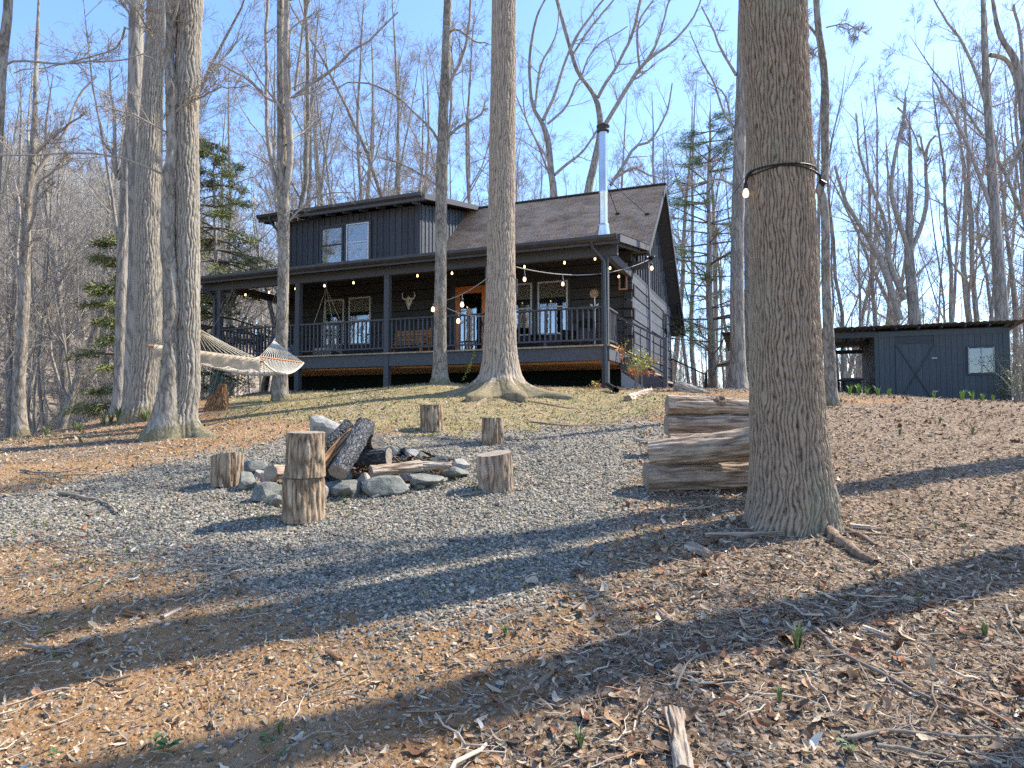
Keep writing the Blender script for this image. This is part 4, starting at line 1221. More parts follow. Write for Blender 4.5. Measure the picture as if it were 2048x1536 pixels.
# ------------------------------------------------------------------ SHED with open bay
SH0 = Vector((15.2, 19.5, 1.62))
SMX = Matrix.Translation(SH0) @ Matrix.Rotation(YAW, 4, 'Z')
def shed():
    T = empty('garden_shed', SH0, YAW, 'blue grey board shed with crossed door and open carport bay', 'shed')
    H = 2.55
    X0, X1, D = -3.62, 0, 3.2
    cb('wall', X0, X1, .04, D, 0, H - .05, M['shedtrim'], T)
    n = 11; w = (X1 - X0 - .24) / n
    for i in range(n * 2):
        x = X0 + .12 + i * w / 2
        if -3.06 - .02 < x + w / 4 < -1.92: continue
        cb('siding_board', x + .004, x + w / 2 - .004, .015, .04, 0, H - .2, M['shed'], T)
    cb('corner_trim', X0, X0 + .11, -.0, .04, 0, H - .1, M['shed'], T)
    cb('corner_trim', X1 - .16, X1, -.01, .04, 0, H - .1, M['shed'], T)
    cb('header_trim', X0 + .115, X1 - .165, -.005, .035, H - .24, H - .08, M['shed'], T)
    # door with a cross brace
    d = cb('door', -3.04, -1.93, -.01, .03, .08, 2.05, M['shedtrim'], T)
    for i in range(6):
        x = -3.035 + i * .1833
        cb('board', x + .003, x + .18, -.022, -.01, .085, 2.045, M['shed'], d)
    for a, b in (((-3.0, .12), (-1.97, 2.01)), ((-3.0, 2.01), (-1.97, .12))):
        beam('brace', (a[0], -.032, a[1]), (b[0], -.032, b[1]), .02, .05, M['shedtrim'], d, up=(0, 1, 0))
    for z in (.5, 1.55):
        cb('hinge', -2.05, -1.90, -.05, -.03, z, z + .05, M['conduit'], d)
    # window
    w = cb('window', -1.12, -.36, -.02, .03, 1.02, 1.92, M['shedtrim'], T)
    cb('curtain_or_backing', -1.05, -.43, -.0215, -.0205, 1.09, 1.85, M['shedtrim'], w)  # dark backing added behind the panes to dull the bright window
    cb('pane', -1.05, -.74, -.03, -.022, 1.09, 1.85, M['pane'], w)
    cb('pane', -.72, -.43, -.03, -.022, 1.09, 1.85, M['pane'], w)
    cb('muntin', -.745, -.715, -.045, -.02, 1.07, 1.87, M['conduit'], w)
    for a in ((-1.08, -1.05, 1.06, 1.88), (-.43, -.40, 1.06, 1.88)):
        cb('frame', a[0], a[1], -.045, -.02, a[2], a[3], M['conduit'], w)
    # open bay
    XB = -8.1
    cb('front_beam', XB, X0, -.02, .05, H - .24, H - .06, M['shedtrim'], T)
    cb('back_beam', XB, X0, D - .1, D, H - .52, H - .38, M['shedtrim'], T)
    cb('mid_beam', XB, X0, D / 2 - .05, D / 2 + .05, H - .36, H - .22, M['shedtrim'], T)
    for x in (XB + .1, -5.9):
        cb('post', x - .06, x + .06, -.02, .08, -.2, H - .24, M['shedtrim'], T)
        cb('post', x - .06, x + .06, D - .1, D, -.2, H - .5, M['shedtrim'], T)
    n = 7
    for i in range(n):
        y = .1 + i * (D - .2) / 4 / 2
    # corrugated roof, sloping back
    nx = 430; xs = np.linspace(XB - .25, X1 + .35, nx); ys = np.linspace(-.38, D + .3, 6)
    Xg, Yg = np.meshgrid(xs, ys)
    Zg = H + .06 - Yg * .09 + .012 * np.sin(Xg * 2 * np.pi / .19) + .02 * (fbm(Xg * 2, Yg * 2, s=4) - .5)
    V = np.stack([Xg, Yg, Zg], -1).reshape(-1, 3); V2 = V - [0, 0, .012]
    idx = np.arange(Xg.size).reshape(Xg.shape)
    q = np.stack([idx[:-1, :-1], idx[:-1, 1:], idx[1:, 1:], idx[1:, :-1]], -1).reshape(-1, 4)
    edge = np.stack([idx[0, :-1], idx[0, :-1] + Xg.size, idx[0, 1:] + Xg.size, idx[0, 1:]], -1)
    rf = put('roof', mesh_np('roof', np.concatenate([V, V2]), np.concatenate([q, q[:, ::-1] + Xg.size, edge]), M['tin'], False), T)
    for i in range(14):
        x = XB + .1 + i * .62
        beam('rafter', (x, -.3, H - .01), (x, D + .2, H - .01 - .32), .04, .07, M['shedtrim'], rf)
shed()

def bin_(x, y, rz, label):
    t = empty('trash_bin', SMX @ Vector((x, y, 0)), YAW + rz, label, 'trash bin', 'trash bins in the open bay')
    bm = bmesh.new(); bmesh.ops.create_cube(bm, size=1); bmesh.ops.scale(bm, vec=(.56, .6, .88), verts=bm.verts)
    for v in bm.verts:
        if v.co.z < 0: v.co.x *= .78; v.co.y *= .78
    bmesh.ops.bevel(bm, geom=bm.edges[:], offset=.03, segments=2, affect='EDGES'); bmesh.ops.translate(bm, vec=(0, 0, .5), verts=bm.verts)
    me = bpy.data.meshes.new('body'); bm.to_mesh(me); bm.free(); me.materials.append(M['bin']); put('body', me, t)
    me = prism('lid', [(-.34, .95), (-.32, 1.0), (0, 1.06), (.34, 1.02), (.36, .95)], 'x', -.31, .31, M['bin']); put('lid', me, t)
    cb('handle', -.24, .24, .36, .40, .92, .96, M['bin'], t)
    for s in (-1, 1):
        put('wheel', lathe('wheel', [(0, -.03), (.11, -.03), (.12, 0), (.11, .03), (0, .03)], 14, M['darkcore']), t, (s * .27, .26, .12), (0, math.pi / 2, 0))
bin_(-4.15, 1.5, .1, 'dark grey wheeled trash bin nearer the shed wall')
bin_(-4.85, 1.9, .5, 'dark grey wheeled trash bin with pale label farther from the shed wall')
#</H>
#<T>
# ------------------------------------------------------------------ TREES
def children(P, R, n, t0, t1, ang, lenf, npts, wig, up, rf, rng, rmin=.003, tip=.25, spread=.25, taper=.5, Lmin=0.0):
    """side shoots of a batch of limbs P (M,N,3), R (M,N)"""
    Mn, N, _ = P.shape
    t = np.sort(rng.uniform(t0, t1, (Mn, n)), axis=1)
    f = t * (N - 1); k = np.clip(f.astype(int), 0, N - 2); u = (f - k)[..., None]
    ii = np.arange(Mn)[:, None]
    B = P[ii, k] * (1 - u) + P[ii, k + 1] * u
    T = P[ii, k + 1] - P[ii, k]; T /= np.linalg.norm(T, axis=2, keepdims=True) + 1e-9
    rr = R[ii, k] * (1 - u[..., 0]) + R[ii, k + 1] * u[..., 0]
    L = np.linalg.norm(np.diff(P, axis=1), axis=2).sum(1)[:, None]
    rnd = rng.normal(size=(Mn, n, 3)); rnd -= (rnd * T).sum(2, keepdims=True) * T
    rnd /= np.linalg.norm(rnd, axis=2, keepdims=True) + 1e-9
    a = ang + rng.normal(0, spread, (Mn, n))
    D = T * np.cos(a)[..., None] + rnd * np.sin(a)[..., None]
    Lc = np.maximum(Lmin, L * lenf * (1 - taper * t) * rng.uniform(.6, 1.25, (Mn, n)))
    r0 = np.minimum(rr * .85, np.maximum(rmin, rr * rf * rng.uniform(.7, 1.1, (Mn, n))))
    out = [B]; d = D; st = Lc / (npts - 1)
    for i in range(npts - 1):
        d = d + rng.normal(0, wig, d.shape); d[..., 2] += up
        d /= np.linalg.norm(d, axis=2, keepdims=True) + 1e-9
        out.append(out[-1] + d * st[..., None])
    Q = np.stack(out, 2).reshape(Mn * n, npts, 3)
    s = np.linspace(1, tip, npts)[None, None, :]
    Rq = np.maximum(rmin * .7, r0[..., None] * s).reshape(Mn * n, npts)
    return Q, Rq

def crown(tb, P, R, rng, plan, rmin=.004):
    """plan: list of dicts for each further order of branches"""
    for j, pl in enumerate(plan):
        P, R = children(P, R, pl['n'], pl.get('t0', .15), pl.get('t1', 1), pl['ang'], pl['len'], pl.get('pts', 4), pl.get('wig', .18), pl.get('up', .05), pl.get('rf', .5), rng,
                        pl.get('rmin', rmin), spread=pl.get('spread', .3), taper=pl.get('taper', .4), Lmin=pl.get('Lmin', 0))
        tb.add(P, R, pl.get('sides', 3))
    return P, R

TWIGS = [dict(n=6, ang=.75, len=.55, pts=5, wig=.16, up=.06, rf=.55, sides=4), dict(n=5, ang=.7, len=.55, pts=4, wig=.2, up=.05, rf=.55), dict(n=5, ang=.65, len=.6, pts=3, wig=.22, up=.04, rf=.6, Lmin=.15)]

def furrow(x, y, z, w, L, seed):
    wx = .35 * (fbm(x / w * .4, y / w * .4, z / L * 1.2, seed + 50, 2) - .5)
    n = vnoise(x / w + wx * 2, y / w, z / L, seed) * .75 + vnoise(x / w * 2.1, y / w * 2.1, z / L * 2.2, seed + 5) * .25
    v = np.clip(np.abs(2 * n - 1) * 2.6, 0, 1)
    return v * (.75 + .25 * fbm(x / w * 1.5, y / w * 1.5, z / L * 3, seed + 30, 2))

def trunk_mesh(name, P, R, nth, nz, mat, amp=.012, w=.045, L=.38, flare=.35, fh=.35, lobes=(), seed=0, z1=None, origin=(0, 0, 0), lump=.03, ridge=0):
    """round trunk with furrowed bark, flared foot and root lobes; P rises from base to top"""
    P = np.array([tuple(p) for p in P]); R = np.array(R, dtype=float)
    P2, R2 = resample(P, R, 60)
    zb = P[0][2]; z1 = z1 or P[-1][2]
    zs = zb - .35 + (z1 - zb + .35) * np.linspace(0, 1, nz)
    cx = np.interp(zs, P2[:, 2], P2[:, 0]); cy = np.interp(zs, P2[:, 2], P2[:, 1]); r = np.interp(zs, P2[:, 2], R2)
    a = np.linspace(0, 2 * np.pi, nth, endpoint=False)
    A, Zg = np.meshgrid(a, zs); h = np.maximum(Zg - zb, -.15)
    Rg = r[:, None] * (1 + flare * np.exp(-h / fh))
    for (la, lw, lamt, lh) in lobes:
        da = (A - la + np.pi) % (2 * np.pi) - np.pi
        Rg = Rg + lamt * np.exp(-(da / lw) ** 2) * np.exp(-np.maximum(h, -.1) / lh)
    Rg = Rg * (1 + lump * 2 * (fbm(np.cos(A) * 1.3, np.sin(A) * 1.3, Zg * 1.2, seed + 9, 3) - .5))
    if ridge:      # long wandering ridges that braid, broken by cross cracks
        n_ = max(8, round(2 * np.pi * float(np.median(r)) / ridge))
        c_, s_ = np.cos(A), np.sin(A); k_ = float(np.median(r)) / ridge
        ph = n_ * A / 2 + 4.2 * (fbm(c_ * k_ * .55, s_ * k_ * .55, Zg / (ridge * 7), seed + 3, 3) - .5) * 2
        a1 = np.abs(np.cos(ph)) ** .8
        fr = np.clip(a1 * 1.15 * (.45 + .55 * furrow(c_ * Rg, s_ * Rg, Zg, w * 1.3, L * .9, seed)) + .30 * (fbm(c_ * Rg / .016, s_ * Rg / .016, Zg / .035, seed + 12, 3) - .5) * 2, 0, 1)
    else:
        fr = furrow(np.cos(A) * Rg, np.sin(A) * Rg, Zg, w, L, seed)
    fine = fbm(np.cos(A) * Rg / .012, np.sin(A) * Rg / .012, Zg / .03, seed + 77, 2)
    Rg = Rg + amp * (fr - .5) + amp * .35 * (fine - .5)
    V = np.stack([cx[:, None] + np.cos(A) * Rg, cy[:, None] + np.sin(A) * Rg, Zg], -1).reshape(-1, 3) - np.array(origin)
    idx = np.arange(A.size).reshape(A.shape)
    q = np.stack([idx[:-1], np.roll(idx, -1, 1)[:-1], np.roll(idx, -1, 1)[1:], idx[1:]], -1).reshape(-1, 4)
    return mesh_np(name, V, q, mat, True, {'fur': fr})

def pxpath(pts, Y):
    """[(px, py, width px)] at distance Y -> points and radii, from the foot up"""
    P = [at(p[0], p[1], Y if len(p) < 4 else p[3]) for p in pts]
    R = [p[2] * (Y if len(p) < 4 else p[3]) / F / 2 for p in pts]
    return P, R

def hero_tree(name, label, pts, Y, mat, limbs=(), cat='tree', group=None, top=9, nth=64, nz=220, seed=1, detail=True, amp=.01, w=.045, L=.38, flare=.35, fh=.3, lobes=(), twmat=None, ncrown=9, plan=None, lump=.03, crownt0=.1, clen=.28, ridge=0):
    P, R = pxpath(pts, Y)
    P = sorted(zip(P, R), key=lambda q: q[0].z); R = [q[1] for q in P]; P = [q[0] for q in P]
    base = Vector((P[0].x, P[0].y, P[0].z))
    t = empty(name, base, 0, label, cat, group)
    rng = np.random.default_rng(seed)
    put('trunk', trunk_mesh('trunk', P, R, nth, nz, M[mat], amp, w, L, flare, fh, lobes, seed, origin=base, lump=lump, ridge=ridge), t)
    tb = Tubes()
    # the stem above, out of the picture, and its crown
    topP = P[-1]; dirv = (P[-1] - P[-2]).normalized(); U = [topP - dirv * .05]; r0 = R[-1]
    n = 8
    for i in range(1, n):
        U.append(U[-1] + (dirv + Vector((rng.normal(0, .05), rng.normal(0, .05), .15))).normalized() * top / n)
    U = np.array([tuple(u) for u in U]); UR = r0 * np.linspace(1, .25, n)
    tb.add(U, UR, 10)
    if ncrown:
        Q, Rq = children(U[None], UR[None], ncrown, crownt0, .98, .7, clen * (9 / max(top, 1)) ** .3, 7, .12, .08, .45, rng, .012)
        tb.add(Q, Rq, 5)
        crown(tb, Q, Rq, rng, (plan or TWIGS)[:2] if top > 6 else (plan or TWIGS))
    lp, lr = [], []
    for lm in limbs:
        a, b = pxpath(lm, Y)
        a, b = resample(np.array([tuple(v) for v in a]), b, 14)
        a = a + rng.normal(0, .012, a.shape) * np.linspace(0, 1, 14)[:, None]
        a[:, 1] += np.linspace(0, 1, 14) * rng.uniform(-.8, .8)
        tb.add(a, b, 8); lp.append(a); lr.append(b)
    if lp:
        Q, Rq = children(np.array(lp), np.array(lr), 9, .12, 1, .7, .34, 6, .14, .06, .5, rng, .007)
        tb.add(Q, Rq, 4)
        crown(tb, Q, Rq, rng, [dict(n=5, ang=.7, len=.5, pts=4, wig=.18, up=.04, rf=.6), dict(n=5, ang=.65, len=.6, pts=3, wig=.2, up=.03, rf=.65, Lmin=.12)], .0045)
    put('crown', tb.mesh('crown', M[twmat or 'twig'], base), t)
    return t, P, R

B = -.35
# the big furrowed trunk on the right, close by
hero_tree('tree', 'massive furrowed brown trunk with a black light cord tied round it, right foreground',
          [(1572, 1062, 150), (1583, 1000, 158), (1580, 930, 148), (1573, 800, 138), (1569, 650, 129), (1566, 500, 125), (1560, 340, 123), (1553, 170, 122), (1545, 0, 125), (1540, -60, 126)], 5.05,
          'bark_big', nth=460, nz=760, amp=.014, w=.024, L=.13, ridge=.027, flare=.14, fh=.22, lobes=((-.6, .3, .10, .10), (-2.5, .3, .07, .12), (-1.7, .22, .035, .09), (-1.1, .2, .03, .10), (.4, .4, .06, .12)), seed=3, top=10, lump=.04)
# the straight tree in front of the porch
t10 = hero_tree('tree', 'tall straight grey brown tree with mossy spreading roots in front of the porch',
          [(1000, 779, 92), (1001, 752, 78), (1001, 725, 72), (1000, 690, 66), (1001, 630, 62), (1002, 540, 57), (1003, 400, 53), (1006, 200, 51), (1008.5, 0, 49), (1009, -60, 49)], 12.5,
          'bark_mid', nth=240, nz=460, amp=.017, w=.036, L=.22, ridge=.048, flare=.45, fh=.20, lobes=((-.5, .22, .25, .10), (-2.75, .20, .25, .11), (-1.25, .16, .22, .11), (-1.95, .17, .22, .11), (.6, .3, .2, .12), (2.5, .3, .2, .12)), seed=5, top=11)
# three trunks on the left
hero_tree('tree', 'right trunk of the leaning pair that holds the hammock rope',
          [(362, 868, 62), (364, 830, 50), (376, 780, 43), (377, 720, 41), (377, 640, 41), (376, 560, 42), (374, 400, 45), (373, 250, 44), (378, 60, 47), (381, 0, 48), (382, -50, 48)], 8.9,
          'bark_grey', nth=160, nz=420, amp=.016, w=.034, L=.16, ridge=.042, flare=.3, fh=.25, lobes=((-.3, .35, .30, .13), (-1.6, .4, .08, .2)), seed=7, top=11)
hero_tree('tree', 'slim knotty smooth trunk with bare lower bark, left of the hammock trunk',
          [(322, 870, 66), (330, 845, 58), (336, 800, 44), (339, 760, 36), (341, 700, 27), (340, 660, 26), (344, 620, 27), (342, 560, 26), (336, 500, 28), (337, 400, 26), (344, 308, 21), (343, 230, 21), (345, 190, 26), (344, 165, 26), (339, 120, 18), (343, 60, 20), (342, 0, 21), (342, -50, 20)], 8.75,
          'bark_smooth', limbs=[[(332, 352, 5), (300, 338, 4.5), (262, 326, 4), (200, 322, 3.5), (120, 334, 3), (0, 352, 2)], [(347, 240, 5), (353, 222, 4.5), (380, 205, 4), (410, 192, 4), (440, 178, 3), (500, 176, 1.6)], [(342, 60, 6), (362, 25, 5), (372, 8, 4), (395, -30, 3)],
                                 [(336, 266, 4), (318, 260, 3), (290, 254, 2.5), (255, 262, 1.4)], [(331, 110, 5), (318, 85, 4), (310, 60, 3), (280, 30, 2)]],
          nth=72, nz=300, amp=.006, w=.05, L=.15, flare=.15, fh=.2, seed=9, top=8, lump=.07)
hero_tree('tree', 'thick pale furrowed trunk standing just left of the slim knotty one',
          [(285, 832, 62), (287, 800, 50), (291, 740, 49), (296, 670, 50), (296, 560, 50), (296, 400, 48), (301, 280, 43), (307, 140, 36), (313, 0, 34), (315, -50, 34)], 11.5,
          'bark_grey', nth=160, nz=380, amp=.017, w=.038, L=.19, ridge=.046, flare=.25, fh=.3, seed=11, top=12)
hero_tree('tree', 'tall smooth trunk rising behind the thick pale furrowed trunk',
          [(262, 832, 30), (268, 640, 28), (272, 500, 27), (271, 340, 27), (270, 240, 29), (272, 100, 27), (273, 0, 28), (274, -50, 27)], 13.5,
          'bark_far', limbs=[[(262, 62, 5), (250, 50, 5), (235, 85, 4), (200, 100, 3), (100, 118, 2.5), (0, 128, 2)], [(262, 30, 5), (240, 0, 4), (225, -20, 3)]], nth=48, nz=160, amp=.010, seed=13, top=9)
hero_tree('tree', 'darker trunk with hemlock sprigs at its foot, left of the thick pale trunk',
          [(232, 838, 26), (238, 780, 21), (243, 600, 20), (246, 480, 21), (250, 400, 20), (254, 310, 19), (262, 240, 17), (268, 170, 14), (276, 90, 10), (280, 20, 8)], 15,
          'bark_far', limbs=[[(252, 320, 10), (236, 360, 8), (234, 300, 6), (236, 240, 5), (228, 150, 3)]], nth=40, nz=140, amp=.008, seed=15, top=3)
# grey beech like tree far left
hero_tree('tree', 'smooth silver grey tree branching upward near the left edge',
          [(40, 868, 24), (38, 780, 22), (44, 680, 20), (49, 582, 19), (50, 500, 18), (54, 420, 16), (58, 370, 14), (66, 300, 13), (70, 230, 10), (72, 150, 8), (75, 60, 6), (78, -10, 4)], 13,
          'bark_smooth', limbs=[[(58, 370, 8), (85, 300, 7), (110, 240, 5), (120, 170, 4), (150, 120, 3)], [(66, 310, 8), (100, 290, 6), (150, 262, 4), (200, 240, 3)], [(50, 470, 8), (75, 440, 7), (95, 380, 5), (130, 360, 4), (170, 330, 2.5)],
                                 [(60, 330, 6), (40, 270, 5), (25, 200, 4), (10, 110, 3)], [(45, 600, 7), (30, 520, 6), (33, 420, 5), (15, 330, 3)], [(50, 540, 6), (72, 480, 5), (80, 420, 4)]], nth=36, nz=140, amp=.003, seed=17, top=3, lump=.05)
hero_tree('tree', 'pale trunk cut by the top left corner of the view',
          [(-60, 900, 34), (-35, 640, 27), (-15, 400, 24), (-4, 240, 20), (4, 120, 19), (14, 40, 17), (18, -30, 15)], 9, 'bark_smooth', nth=36, nz=140, amp=.004, seed=19, top=7,
          limbs=[[(5, 132, 5), (30, 116, 4.5), (95, 112, 4), (150, 98, 3.5), (210, 88, 3), (245, 62, 2.5), (262, 45, 1.5)]])
# tree that carries the right end of the hammock
hero_tree('tree', 'slender tree forking high above, holding the right end of the hammock',
          [(560, 801, 33), (561, 770, 29), (563, 700, 24), (566, 600, 22), (567, 500, 22), (567, 420, 23), (565, 340, 22), (564, 250, 19), (562, 150, 16), (561, 0, 14), (561, -60, 13)], 13,
          'bark_smooth', limbs=[[(568, 400, 14), (584, 320, 13), (583, 240, 14), (583, 190, 12), (586, 90, 11), (590, 0, 11), (590, -60, 9)], [(560, 400, 11), (546, 345, 9), (533, 273, 8), (527, 190, 7), (525, 90, 7), (525, -20, 6)],
                                 [(586, 195, 7), (620, 166, 6), (660, 135, 6), (700, 92, 5), (730, 70, 4), (791, 5, 3)], [(556, 205, 6), (530, 192, 5), (500, 160, 5), (470, 135, 4), (430, 112, 4), (392, 95, 3)], [(590, 180, 6), (600, 100, 5), (615, 0, 5), (620, -40, 4)],
                                 [(570, 450, 5), (610, 400, 4), (640, 380, 3), (690, 372, 2)]],
          nth=56, nz=240, amp=.004, w=.06, L=.12, flare=.12, fh=.2, seed=21, top=6, lump=.05)
# slim tree in front of the dormer
hero_tree('tree', 'slim tree standing before the porch between dormer and big middle trunk',
          [(880, 768, 40), (880, 750, 32), (880, 700, 27), (880.5, 620, 25), (881.5, 540, 23), (882, 450, 23), (883, 380, 23), (885, 300, 22), (887, 220, 20), (892, 120, 19), (896, 0, 17), (898, -60, 16)], 14,
          'bark_smooth', limbs=[[(878, 285, 6), (865, 262, 5.5), (849, 246, 5), (802, 203, 4.5), (762, 180, 4), (719, 172, 3), (660, 190, 1.5)], [(893, 285, 7), (902, 268, 6), (925, 250, 5), (950, 238, 4), (976, 218, 3)], [(896, 200, 8), (903, 165, 7), (925, 125, 6), (938, 80, 5), (948, -10, 4)],
                                 [(899, 63, 5), (915, 66, 4.5), (935, 88, 4), (960, 115, 3), (980, 125, 2)], [(872, 370, 4), (840, 350, 3.5), (790, 330, 3), (740, 322, 1.5)]],
          nth=56, nz=240, amp=.004, w=.06, L=.12, flare=.15, fh=.15, seed=23, top=6, lump=.05)
# right of the big trunk
hero_tree('tree', 'slim crooked trunk right of the massive one with a kink at cord height',
          [(1664, 809, 30), (1662, 780, 24), (1657, 670, 20), (1652, 560, 17), (1651, 460, 16), (1647, 400, 15), (1640, 385, 17), (1641, 372, 17), (1650, 345, 15), (1650, 280, 15), (1650, 180, 15), (1646, 120, 14), (1637, 60, 13), (1633, 0, 12), (1632, -50, 11)], 11,
          'bark_smooth', limbs=[[(1640, 80, 6), (1628, 40, 6), (1610, 5, 6), (1595, -40, 5)], [(1652, 55, 3), (1680, 60, 2.5), (1692, 80, 2), (1690, 105, 1.2)], [(1643, 90, 3), (1620, 100, 2)]],
          nth=48, nz=260, amp=.004, w=.05, L=.12, flare=.12, fh=.15, seed=25, top=6, lump=.06)
hero_tree('tree', 'dark tall trunk behind the massive one, right of the white pine',
          [(1475, 780, 36), (1475, 700, 29), (1474, 600, 27), (1475, 470, 25), (1479, 300, 23), (1484, 156, 22), (1488, 0, 21), (1490, -50, 20)], 18,
          'bark_far', limbs=[[(1474, 260, 5), (1450, 230, 4), (1430, 170, 4), (1405, 120, 3), (1380, 60, 2)], [(1472, 150, 6), (1450, 90, 5), (1435, 30, 4), (1420, -20, 3)], [(1470, 290, 4), (1445, 200, 3), (1410, 180, 2)], [(1466, 370, 5), (1440, 355, 4), (1400, 360, 3), (1350, 372, 2)]],
          nth=40, nz=140, amp=.012, seed=27, top=6)
hero_tree('tree', 'pale trunk half hidden between dark trunk and massive one',
          [(1501, 782, 30), (1500, 690, 26), (1497, 560, 16), (1494, 400, 13), (1492, 200, 10), (1490, 0, 8)], 22, 'bark_far', nth=30, nz=80, amp=.008, seed=28, top=4)
# curving bare trees behind the roof
hero_tree('tree', 'crooked bare tree behind the roof, left of the flue pipe', [(1108, 700, 20), (1108, 500, 16), (1108, 394, 15), (1102, 343, 13), (1097, 289, 12), (1086, 250, 11), (1066, 213, 7), (1060, 163, 6), (1060, 108, 6), (1073, 36, 5), (1095, -10, 4)], 30,
          'bark_far', limbs=[[(1095, 248, 5), (1131, 217, 5), (1150, 175, 4), (1160, 163, 4), (1185, 110, 3), (1250, 70, 2)], [(1086, 240, 7), (1109, 191, 6), (1127, 134, 5), (1149, 83, 5), (1192, 22, 4), (1220, -10, 3)], [(1109, 350, 6), (1135, 325, 6), (1164, 300, 5), (1189, 264, 4), (1210, 225, 3)],
                                 [(1070, 215, 5), (1078, 150, 5), (1088, 120, 4), (1110, 80, 3), (1118, 20, 2)], [(1104, 330, 5), (1075, 290, 4), (1050, 240, 3), (1045, 180, 2)]], nth=24, nz=90, amp=.01, seed=29, top=3, flare=.2)
hero_tree('tree', 'big crooked bare tree right behind the flue pipe', [(1172, 700, 22), (1174, 500, 19), (1176, 390, 17), (1189, 325, 15), (1200, 267, 13), (1198, 220, 12), (1185, 185, 10), (1156, 144, 9), (1138, 87, 8), (1120, 22, 8), (1109, -20, 7)], 31,
          'bark_far', limbs=[[(1196, 195, 7), (1212, 165, 7), (1229, 141, 6), (1250, 100, 6), (1265, 69, 6), (1283, -10, 6)], [(1206, 256, 10), (1225, 225, 9), (1243, 195, 9), (1262, 165, 8), (1276, 144, 8), (1300, 120, 6), (1340, 94, 5), (1380, 50, 4), (1400, 0, 3)],
                                 [(1280, 144, 5), (1274, 90, 5), (1278, 45, 4), (1310, 0, 3)], [(1221, 370, 7), (1250, 325, 6), (1272, 289, 6), (1300, 278, 5), (1319, 253, 4), (1342, 205, 4), (1352, 150, 3)], [(1225, 360, 5), (1265, 338, 5), (1290, 350, 4), (1320, 360, 2)],
                                 [(1145, 110, 5), (1180, 60, 4), (1230, 5, 3)], [(1290, 128, 5), (1310, 95, 4), (1325, 45, 4), (1340, -10, 3)]], nth=28, nz=90, amp=.01, seed=31, top=3, flare=.2)
# behind the shed
hero_tree('tree', 'many stemmed tree rising behind the shed door', [(1832, 700, 24), (1829, 640, 22), (1822, 560, 19), (1818, 505, 17), (1819, 440, 13), (1821, 380, 9), (1820, 300, 7)], 27,
          'bark_far', limbs=[[(1817, 500, 10), (1795, 445, 9), (1776, 391, 8), (1778, 330, 7), (1790, 260, 6), (1795, 210, 5)], [(1822, 500, 10), (1845, 455, 9), (1862, 400, 8), (1865, 340, 6), (1872, 285, 6), (1892, 257, 4)], [(1800, 640, 14), (1770, 530, 12), (1740, 470, 9), (1700, 400, 8), (1680, 325, 5)],
                                 [(1810, 600, 12), (1782, 520, 10), (1780, 450, 8), (1760, 380, 6), (1735, 300, 5), (1730, 210, 3)], [(1795, 215, 4), (1810, 240, 3), (1830, 310, 3)], [(1852, 330, 4), (1858, 262, 4)]], nth=24, nz=90, amp=.01, seed=33, top=2, flare=.2)
tdb, _, _ = hero_tree('tree', 'tall double stemmed tree behind the window end of the shed', [(2006, 760, 26), (2004, 650, 24), (1999, 560, 21), (1991, 469, 19), (1984, 352, 17), (1979, 273, 14), (1972, 180, 12), (1968, 90, 9), (1965, -10, 7)], 25,
          'bark_far', limbs=[[(2004, 600, 14), (2003, 480, 12), (2002, 390, 11), (1998, 250, 9), (1997, 130, 7), (1996, 0, 6)], [(1984, 420, 8), (1960, 350, 7), (1935, 280, 6), (1900, 210, 4), (1870, 150, 3)], [(1975, 220, 7), (1955, 150, 6), (1925, 80, 5), (1895, 40, 4), (1870, -10, 3)],
                                 [(2003, 380, 7), (2030, 300, 6), (2048, 270, 5)], [(1980, 110, 9), (2010, 115, 9), (2030, 140, 8), (2045, 190, 7), (2060, 260, 6)], [(1984, 480, 5), (1940, 470, 4), (1890, 470, 2)]], nth=28, nz=100, amp=.01, seed=35, top=3, flare=.2)
hero_tree('tree', 'dark vine hung tree cut by the right edge of the view', [(2075, 800, 26), (2070, 600, 22), (2062, 400, 20), (2052, 260, 18), (2044, 180, 16), (2030, 120, 13), (2000, 70, 9), (1985, 0, 6)], 19, 'bark_far', nth=30, nz=100, amp=.02, seed=36, top=2,
          limbs=[[(2052, 260, 8), (2035, 300, 6), (2015, 340, 4), (1990, 350, 2)], [(2044, 170, 8), (2050, 80, 6), (2040, 0, 5)]])

